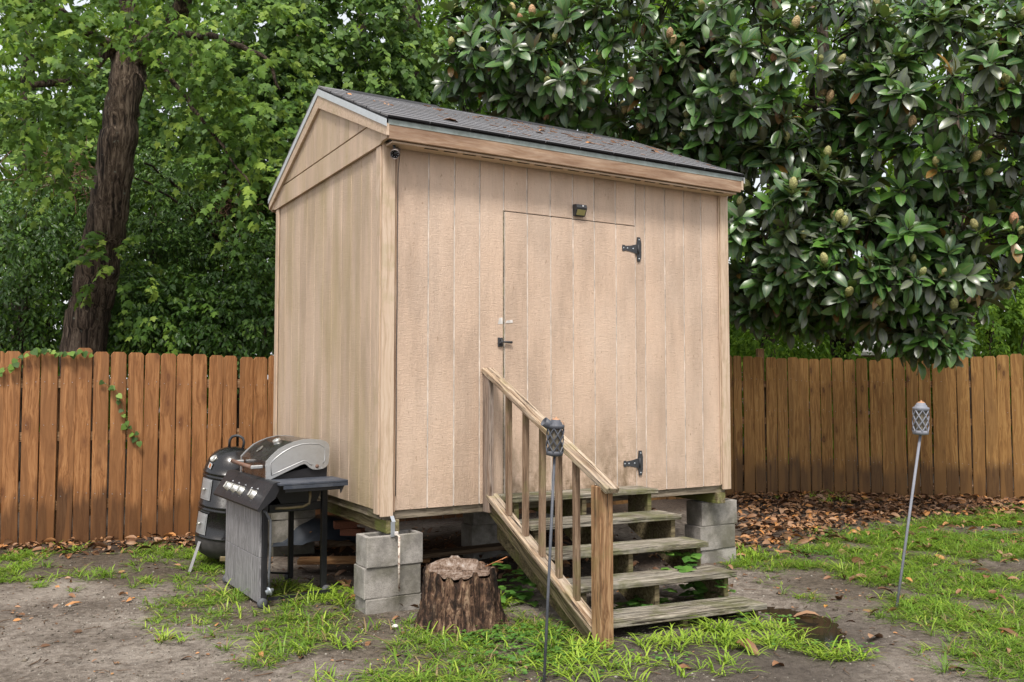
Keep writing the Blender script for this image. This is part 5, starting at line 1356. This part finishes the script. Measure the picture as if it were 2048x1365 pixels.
# ================================================================ GRASS, WEEDS, LITTER
def scatter(poly, n):
    xs, ys = [p[0] for p in poly], [p[1] for p in poly]
    x = RNG.uniform(min(xs) - .3, max(xs) + .3, n); y = RNG.uniform(min(ys) - .3, max(ys) + .3, n)
    j = .5 * (fbm(x * 2.3, y * 2.3, 3, 31) - .5) * 2
    k = RNG.random(n) < soft(poly, x + j, y + j, .30) ** 1.6; return x[k], y[k]
def blades(x, y, nb, length, width, flat, tintlo, tinthi):
    """tufts of bent grass blades"""
    N = len(x); b = N * nb
    bx, by = np.repeat(x, nb) + RNG.normal(0, .012, b), np.repeat(y, nb) + RNG.normal(0, .012, b)
    a = RNG.uniform(0, 2 * np.pi, b); L = np.repeat(RNG.uniform(.6, 1.3, N), nb) * RNG.uniform(.5, 1.15, b) * length
    e = RNG.uniform(flat[0], flat[1], b)                                 # how upright the blade leaves the ground
    d = np.stack([np.cos(a), np.sin(a)], 1); w = width * RNG.uniform(.7, 1.3, b); pd = np.stack([-d[:, 1], d[:, 0]], 1)
    z0 = ground_z(bx, by) - .006
    V = np.zeros((b, 7, 3))
    for i, f in enumerate((0, .34, .70)):
        r = L * f * (np.cos(e) + .35 * f); h = L * (np.sin(e) * f - .50 * f ** 2.2 * np.sin(e))
        ww = w * (.75, 1.0, .72)[i]
        for s_, q in ((-1, 0), (1, 1)):
            V[:, i * 2 + q, 0] = bx + d[:, 0] * r + s_ * pd[:, 0] * ww; V[:, i * 2 + q, 1] = by + d[:, 1] * r + s_ * pd[:, 1] * ww; V[:, i * 2 + q, 2] = z0 + h
    r = L * (np.cos(e) + .38); V[:, 6, 0] = bx + d[:, 0] * r; V[:, 6, 1] = by + d[:, 1] * r; V[:, 6, 2] = z0 + L * np.sin(e) * .42
    V[:, 6, 2] = np.maximum(V[:, 6, 2], z0 + .008)
    F = np.array([[0, 1, 3], [0, 3, 2], [2, 3, 5], [2, 5, 4], [4, 5, 6]])[None] + (np.arange(b) * 7)[:, None, None]
    t_ = np.repeat(np.clip(RNG.normal((tintlo + tinthi) / 2, .13, N), 0, 1), nb) + RNG.uniform(-.15, .15, b)
    t_ = np.where(RNG.random(b) < .05, RNG.uniform(.95, 1, b), np.clip(t_, 0, .93))
    return V.reshape(-1, 3), F.reshape(-1, 3), np.repeat(t_, 7)
def join(parts):
    V, F, T, o = [], [], [], 0
    for v, f, t_ in parts: V.append(v); F.append(f + o); T.append(t_); o += len(v)
    return np.concatenate(V), np.concatenate(F), np.concatenate(T)
M_GRASS = leafmat('crabgrass', [(0, (.10, .20, .02)), (.4, (.20, .34, .03)), (.75, (.31, .46, .045)), (.93, (.40, .52, .07)), (.95, (.30, .22, .11)), (1, (.24, .16, .08))], .5, .35, .30)
def grass(name, label, parts):
    V, F, T = join(parts); o = link(name, np_mesh(name, V, F, {'tint': T}, True, M_GRASS)); tag(o, label, 'grass', kind='stuff')
def clear(x, y, keep=None):
    """no tufts inside the stump, blocks or steps' posts"""
    k = np.hypot(x + .33, y - 5.48) > .27
    u = (x - NEAR.x) * E1.x + (y - NEAR.y) * E1.y; v = (x - NEAR.x) * E2.x + (y - NEAR.y) * E2.y
    k &= ~((u > -.08) & (u < .36) & (v > -.07) & (v < .2)); k &= ~((u > 2.88) & (u < 3.33) & (v > .08) & (v < .36))
    k &= ~((u > .80) & (u < 2.15) & (v > -1.42) & (v < .1)); k &= ~((u > .05) & (v > .05) & (u < 3.1) & (v < 2.5))
    return x[k], y[k]
def patchy(x, y, thr, seed=3, s_=1.6):
    k = fbm(x * s_, y * s_, 3, seed) + RNG.normal(0, .06, len(x)) > thr; return x[k], y[k]
ax, ay = clear(*patchy(*scatter(GR_RIGHT, 15500), .46, 3, 2.2)); a2x, a2y = patchy(*scatter(GR_RIGHT, 2600), .48, 3, 2.2)
grass('grass', 'bright green crabgrass covering the yard on the right', [blades(ax, ay, 12, .12, .0029, (.2, 1.15), .35, .70), blades(a2x, a2y, 8, .18, .0028, (.6, 1.3), .3, .65), blades(*patchy(*scatter(GR_RIGHT, 15000), .40, 3, 2.2), 6, .07, .0026, (.02, .5), .3, .75)])
ax, ay = clear(*patchy(*scatter(GR_MID, 4200), .44, 8, 2.4)); a2x, a2y = clear(*scatter(GR_MID, 350))
grass('grass', 'yellow-green crabgrass around the stump and grill feet', [blades(ax, ay, 12, .105, .0028, (.2, 1.15), .4, .8), blades(a2x, a2y, 6, .18, .0042, (.7, 1.35), .35, .7), blades(*clear(*patchy(*scatter(GR_MID, 6000), .40, 8, 2.4)), 6, .065, .0026, (.02, .5), .35, .8)])
ax, ay = clear(*patchy(*scatter(GR_LEFT, 2200), .45, 5, 2.4))
grass('grass', 'strip of short green grass along the foot of the left fence', [blades(ax, ay, 12, .12, .0034, (.3, 1.2), .35, .75)])
sx, sy = [], []
for px, py, r_, n in ((1300, 1290, .16, 16), (1380, 1285, .14, 12), (1440, 1262, .18, 22), (1470, 1290, .16, 22), (1530, 1250, .12, 12), (1560, 1285, .10, 8), (1640, 1300, .2, 16), (1700, 1320, .15, 8), (1250, 1345, .25, 14), (600, 1075, .2, 20), (590, 1100, .16, 26), (650, 1200, .2, 26), (700, 1205, .15, 16), (430, 1115, .16, 22), (1330, 1120, .12, 10), (1500, 1115, .25, 30), (340, 1285, .1, 5), (690, 1300, .08, 5), (1130, 1345, .2, 14), (1400, 1345, .2, 7), (1180, 1320, .2, 14), (770, 1215, .06, 7), (1030, 1215, .12, 12), (1660, 1000, .6, 16), (1900, 990, .8, 20)):
    c = G(px, py); sx.append(RNG.normal(c.x, r_ * .5, n)); sy.append(RNG.normal(c.y, r_ * .5, n))
sx, sy = np.concatenate(sx), np.concatenate(sy); sx2, sy2 = clear(sx, sy)
grass('grass', 'scattered weedy grass tufts before the steps and blocks', [blades(sx2, sy2, 8, .17, .0042, (.5, 1.3), .35, .7)])
# clover and small round weeds
M_CLOV = leafmat('clover_leaf', [(0, (.05, .14, .025)), (.6, (.09, .22, .035)), (1, (.15, .30, .05))], .5, .35, .25)
def weeds(name, label, spots, sc, hgt, kind='stuff', cat='weeds'):
    P_, T_ = [], []
    for px, py, r_, n in spots:
        c = G(px, py); x, y = RNG.normal(c.x, r_ * .5, n), RNG.normal(c.y, r_ * .5, n); z = ground_z(x, y) + RNG.uniform(.01, hgt, n)
        for k in range(n):
            a0 = RNG.uniform(0, 6.28)
            for i in range(3): P_.append((x[k], y[k], z[k])); T_.append((math.cos(a0 + i * 2.09), math.sin(a0 + i * 2.09), RNG.uniform(-.1, .25)))
    P_, T_ = np.array(P_), np.array(T_); n = len(P_)
    o = leaf_mass(None, name, tpl_heart(), M_CLOV, P_, T_, np.array([0, -.1, 1.0]) + RNG.normal(0, .2, (n, 3)), RNG.uniform(*sc, n), RNG.random(n)); tag(o, label, cat, kind=kind)
weeds('clover', 'low clover patches among the grass near the torch pole', [(1030, 1280, .3, 90), (1090, 1300, .3, 90), (1150, 1320, .25, 60), (960, 1290, .2, 50), (1010, 1330, .3, 60), (1560, 1240, .12, 26), (1490, 1250, .12, 20), (1640, 1295, .2, 26), (1700, 1300, .15, 14), (1350, 1330, .15, 16), (1720, 1075, .5, 70), (1950, 1070, .5, 60), (1620, 1110, .3, 40)], (.014, .026), .05)
for lab, spots, sc, h in (('leafy green weed growing beside the stump', [(1030, 1200, .16, 34)], (.035, .065), .24), ('five-leaved creeper in the dark behind the torch pole', [(1075, 1215, .16, 22)], (.04, .07), .20), ('bright round-leaved weed growing through the lower steps', [(1275, 1238, .16, 30), (1310, 1225, .1, 14)], (.04, .07), .12), ('heart-leaved weed sprouting between the middle treads', [(1370, 1205, .16, 26)], (.05, .085), .36), ('small round-leaved weed by the right end of the second step', [(1452, 1215, .07, 14)], (.04, .065), .22)):
    weeds('weed_plant', lab, spots, sc, h, None, 'plant')
# fallen leaves: the litter, and single leaves that lie apart
M_LIT = leafmat('fallen_leaf', [(0, (.085, .038, .020)), (.35, (.165, .075, .037)), (.65, (.25, .122, .062)), (.85, (.33, .195, .12)), (1, (.52, .22, .06))], .55, .35, 0.0)
TL = tpl_magnolia(.35, .5)
lx, ly = [], []
for poly, n in ((LITTER, 5600), (LIT_LEFT, 900), (SHEDFOOT, 600)):
    x, y = scatter(poly, n * 2); lx.append(x[:n]); ly.append(y[:n])
x, y = scatter(GR_RIGHT, 900); lx.append(x); ly.append(y)
lx, ly = np.concatenate(lx), np.concatenate(ly); n = len(lx)
Pn = np.stack([lx, ly, ground_z(lx, ly) + RNG.uniform(.004, .045, n)], 1); a = RNG.uniform(0, 6.28, n)
o = leaf_mass(None, 'leaf_litter', TL, M_LIT, Pn, np.stack([np.cos(a), np.sin(a), RNG.normal(.05, .22, n)], 1), np.array([0, 0, 1.0]) + RNG.normal(0, .38, (n, 3)), RNG.uniform(.05, .13, n), np.clip(RNG.beta(2, 2, n), 0, 1)); tag(o, 'brown litter of fallen leaves along the fence and under the shed', 'leaf litter')
cx2, cy2 = RNG.uniform(-5, 6.4, 5200), RNG.uniform(3.9, 10.5, 5200); cx2, cy2 = patchy(cx2, cy2, .44, 12, 1.3); n = len(cx2); a = RNG.uniform(0, 6.28, n)
o = leaf_mass(None, 'leaf_crumbs', tpl_ovate(.3), M_LIT, np.stack([cx2, cy2, ground_z(cx2, cy2) + RNG.uniform(.001, .010, n)], 1), np.stack([np.cos(a), np.sin(a), RNG.normal(.05, .2, n)], 1), np.array([0, 0, 1.0]) + RNG.normal(0, .4, (n, 3)), RNG.gamma(2, .009, n) + .006, RNG.random(n) * .8); tag(o, 'crumbled bits of dead leaves strewn over the dirt and grass', 'leaf crumbs')
LM = []
for k in range(6):
    V, F, rib = tpl_magnolia(RNG.uniform(.2, .5), RNG.uniform(.3, .8)); LM.append(np_mesh('fallen_leaf', V, F, {'tint': np.full(len(V), (k + .7) / 6)}, True, M_LIT))
def fallen(p, s_, a, k, label, tilt=.1, group='single fallen leaves'):
    o = link('fallen_leaf', LM[k % 6]); o.matrix_basis = Matrix.Translation(p) @ Matrix.Rotation(a, 4, 'Z') @ Matrix.Rotation(tilt, 4, 'X') @ Matrix.Rotation(random.uniform(-.3, .3), 4, 'Y') @ Matrix.Scale(s_, 4); tag(o, label, 'leaf', group)
def roofp(u, v): return S(u, v, roofz(v) + .022)
for (u, v), s_, lab, k in (((.62, .10), .17, 'large curled orange leaf lying on the lower roof slope', 5), ((.28, .62), .10, 'small orange-brown leaf high on the near roof slope', 4), ((.08, .95), .09, 'tiny brown leaf near the roof peak', 3), ((1.45, .40), .10, 'yellowish leaf in the middle of the roof slope', 5), ((1.62, .62), .10, 'pale brown leaf below the ridge strip', 4), ((2.75, .55), .13, 'brown leaf near the far right end of the roof', 4), ((1.9, .25), .09, 'small tan leaf on the right half of the roof', 3)):
    fallen(roofp(u, v), s_, random.uniform(0, 6), 5, lab, .05, 'leaves on the roof'); ob = COL.objects[-1]; ob.matrix_basis = Matrix.Translation(roofp(u, v)) @ Matrix.Rotation(YAW, 4, 'Z') @ Matrix.Rotation(ang, 4, 'X') @ Matrix.Rotation(random.uniform(0, 6), 4, 'Z') @ Matrix.Scale(s_, 4)
FLAB = iter(('large pale fallen leaf on the dirt at the lower left', 'orange-brown fallen leaf on dirt right of the large pale one', 'brown leaf on the dirt just below the left grass strip', 'small brown leaf on the dirt above the large pale leaf', 'tiny dark leaf on bare dirt below the grill', 'small reddish leaf on the dirt low down below the grill', 'tiny brown leaf left of the middle grass patch', 'small leaf on dirt close to the left edge of the picture', 'tiny leaf on bare dirt left of the grass clumps', 'small reddish leaf at the bottom below the grass', 'tan leaf at the edge of the grass before the grill', 'brown leaf below the near blocks at the bottom edge', 'brown leaf on the mud in front of the steps', 'rusty leaf on the mud right of the steps at the bottom', 'small leaf between the blocks and the stump', 'pale leaf in the grass below the block stack', 'tiny brown leaf at the bottom left corner'))
for px, py, s_ in ((165, 1212, .14), (255, 1195, .09), (90, 1160, .1), (135, 1195, .08), (320, 1290, .07), (385, 1318, .07), (440, 1300, .06), (50, 1240, .08), (350, 1280, .06), (520, 1310, .07), (540, 1265, .08), (600, 1325, .07), (1355, 1345, .1), (1545, 1340, .1), (800, 1240, .07), (740, 1290, .08), (230, 1330, .06)):
    p = G(px, py); fallen(Vector((p.x, p.y, gz(p.x, p.y) + .01)), s_, random.uniform(0, 6), random.randrange(6), next(FLAB), .1, 'fallen leaves on the bare dirt')
for px, py, s_, lab in ((1640, 1232, .20, 'big tan leaf lying beside the foot of the grey torch'), (1990, 1272, .16, 'orange-tan leaf on the grass at the right edge'), (1740, 1285, .16, 'curled brown leaf at the edge of the mud'), (1470, 1300, .17, 'dark wet brown leaf in the mud before the steps'), (1855, 1102, .20, 'pale pinkish leaf on the grass right of the grey torch'), (1330, 1215, .1, 'brown leaf under the second step')):
    p = G(px, py); fallen(Vector((p.x, p.y, gz(p.x, p.y) + .03)), s_, random.uniform(0, 6), 4 if 'dark' not in lab else 0, lab)
# gravel and twigs
n = 9000; x = np.concatenate([RNG.uniform(-5, 5.5, n), RNG.uniform(-3.2, 1, 5000)]); y = np.concatenate([RNG.uniform(3.8, 8.5, n), RNG.uniform(3.8, 6.2, 5000)]); n = len(x)
OV = np.array([(1, 0, 0), (-1, 0, 0), (0, 1, 0), (0, -1, 0), (0, 0, .6), (0, 0, -.6)]); OF = np.array([[0, 2, 4], [2, 1, 4], [1, 3, 4], [3, 0, 4], [2, 0, 5], [1, 2, 5], [3, 1, 5], [0, 3, 5]])
s_ = RNG.gamma(1.8, .0019, n) + .0015; a = RNG.uniform(0, 6.28, n); q = OV[None] * RNG.uniform(.6, 1.4, (n, 6, 1)) * s_[:, None, None]
V = np.stack([x[:, None] + q[..., 0] * np.cos(a)[:, None] - q[..., 1] * np.sin(a)[:, None], y[:, None] + q[..., 0] * np.sin(a)[:, None] + q[..., 1] * np.cos(a)[:, None], ground_z(x, y)[:, None] + q[..., 2] + .001], 2)
M_GRAV = leafmat('gravel', [(0, (.05, .04, .033)), (.5, (.16, .13, .105)), (.85, (.28, .25, .215)), (1, (.38, .35, .31))], .8, .3, 0.0)
tag(link('gravel', np_mesh('gravel', V.reshape(-1, 3), (OF[None] + (np.arange(n) * 6)[:, None, None]).reshape(-1, 3), {'tint': np.repeat(RNG.random(n), 6)}, False, M_GRAV)), 'fine loose gravel strewn over the bare dirt', 'gravel', kind='stuff')
m = MB()
for k in range(130):
    p = G(random.uniform(-20, 2060), random.choice((random.uniform(1160, 1365), random.uniform(1200, 1365)))); a = random.uniform(0, 6.28); L = random.uniform(.03, .12)
    z = gz(p.x, p.y) + .006; m.tube([(p.x, p.y, z), (p.x + L * .5 * math.cos(a), p.y + L * .5 * math.sin(a), z + .004), (p.x + L * math.cos(a + .3), p.y + L * math.sin(a + .3), z)], random.uniform(.0012, .003), 4, False)
tag(m.build('twig_debris', plain('twig_brown', (.12, .075, .045), .8)), 'small twigs and pine needles scattered on the dirt', 'twigs', kind='stuff')
p = G(790, 1263); tag(MB().lathe([(.001, .03), (.010, .029), (.019, .022), (.021, .017), (.012, .016), (.005, .016), (.005, -.01)], 16, Matrix.Translation((p.x, p.y, gz(p.x, p.y)))).build('mushroom', M_WHITE), 'small white mushroom at the left foot of the stump', 'mushroom')

# pine needles and leaf crumbs on the roof
m = MB()
for k in range(150):
    u = min(3.0, abs(random.gauss(2.0, .8))); v = random.uniform(-.1, 1.15) if random.random() < .5 else random.uniform(.5, 1.15); p = S(u, v, roofz(v) + .030); a = random.uniform(0, 6.28); L = random.uniform(.02, .08)
    q = S(u + L * math.cos(a), v + L * math.sin(a), roofz(v + L * math.sin(a)) + .030); m.tube([p, q], random.uniform(.0015, .004), 3, False)
tag(m.build('roof_debris', plain('rusty_needles', (.24, .12, .06), .8)), 'rusty pine needles and crumbs strewn over the shed roof', 'debris', kind='stuff')
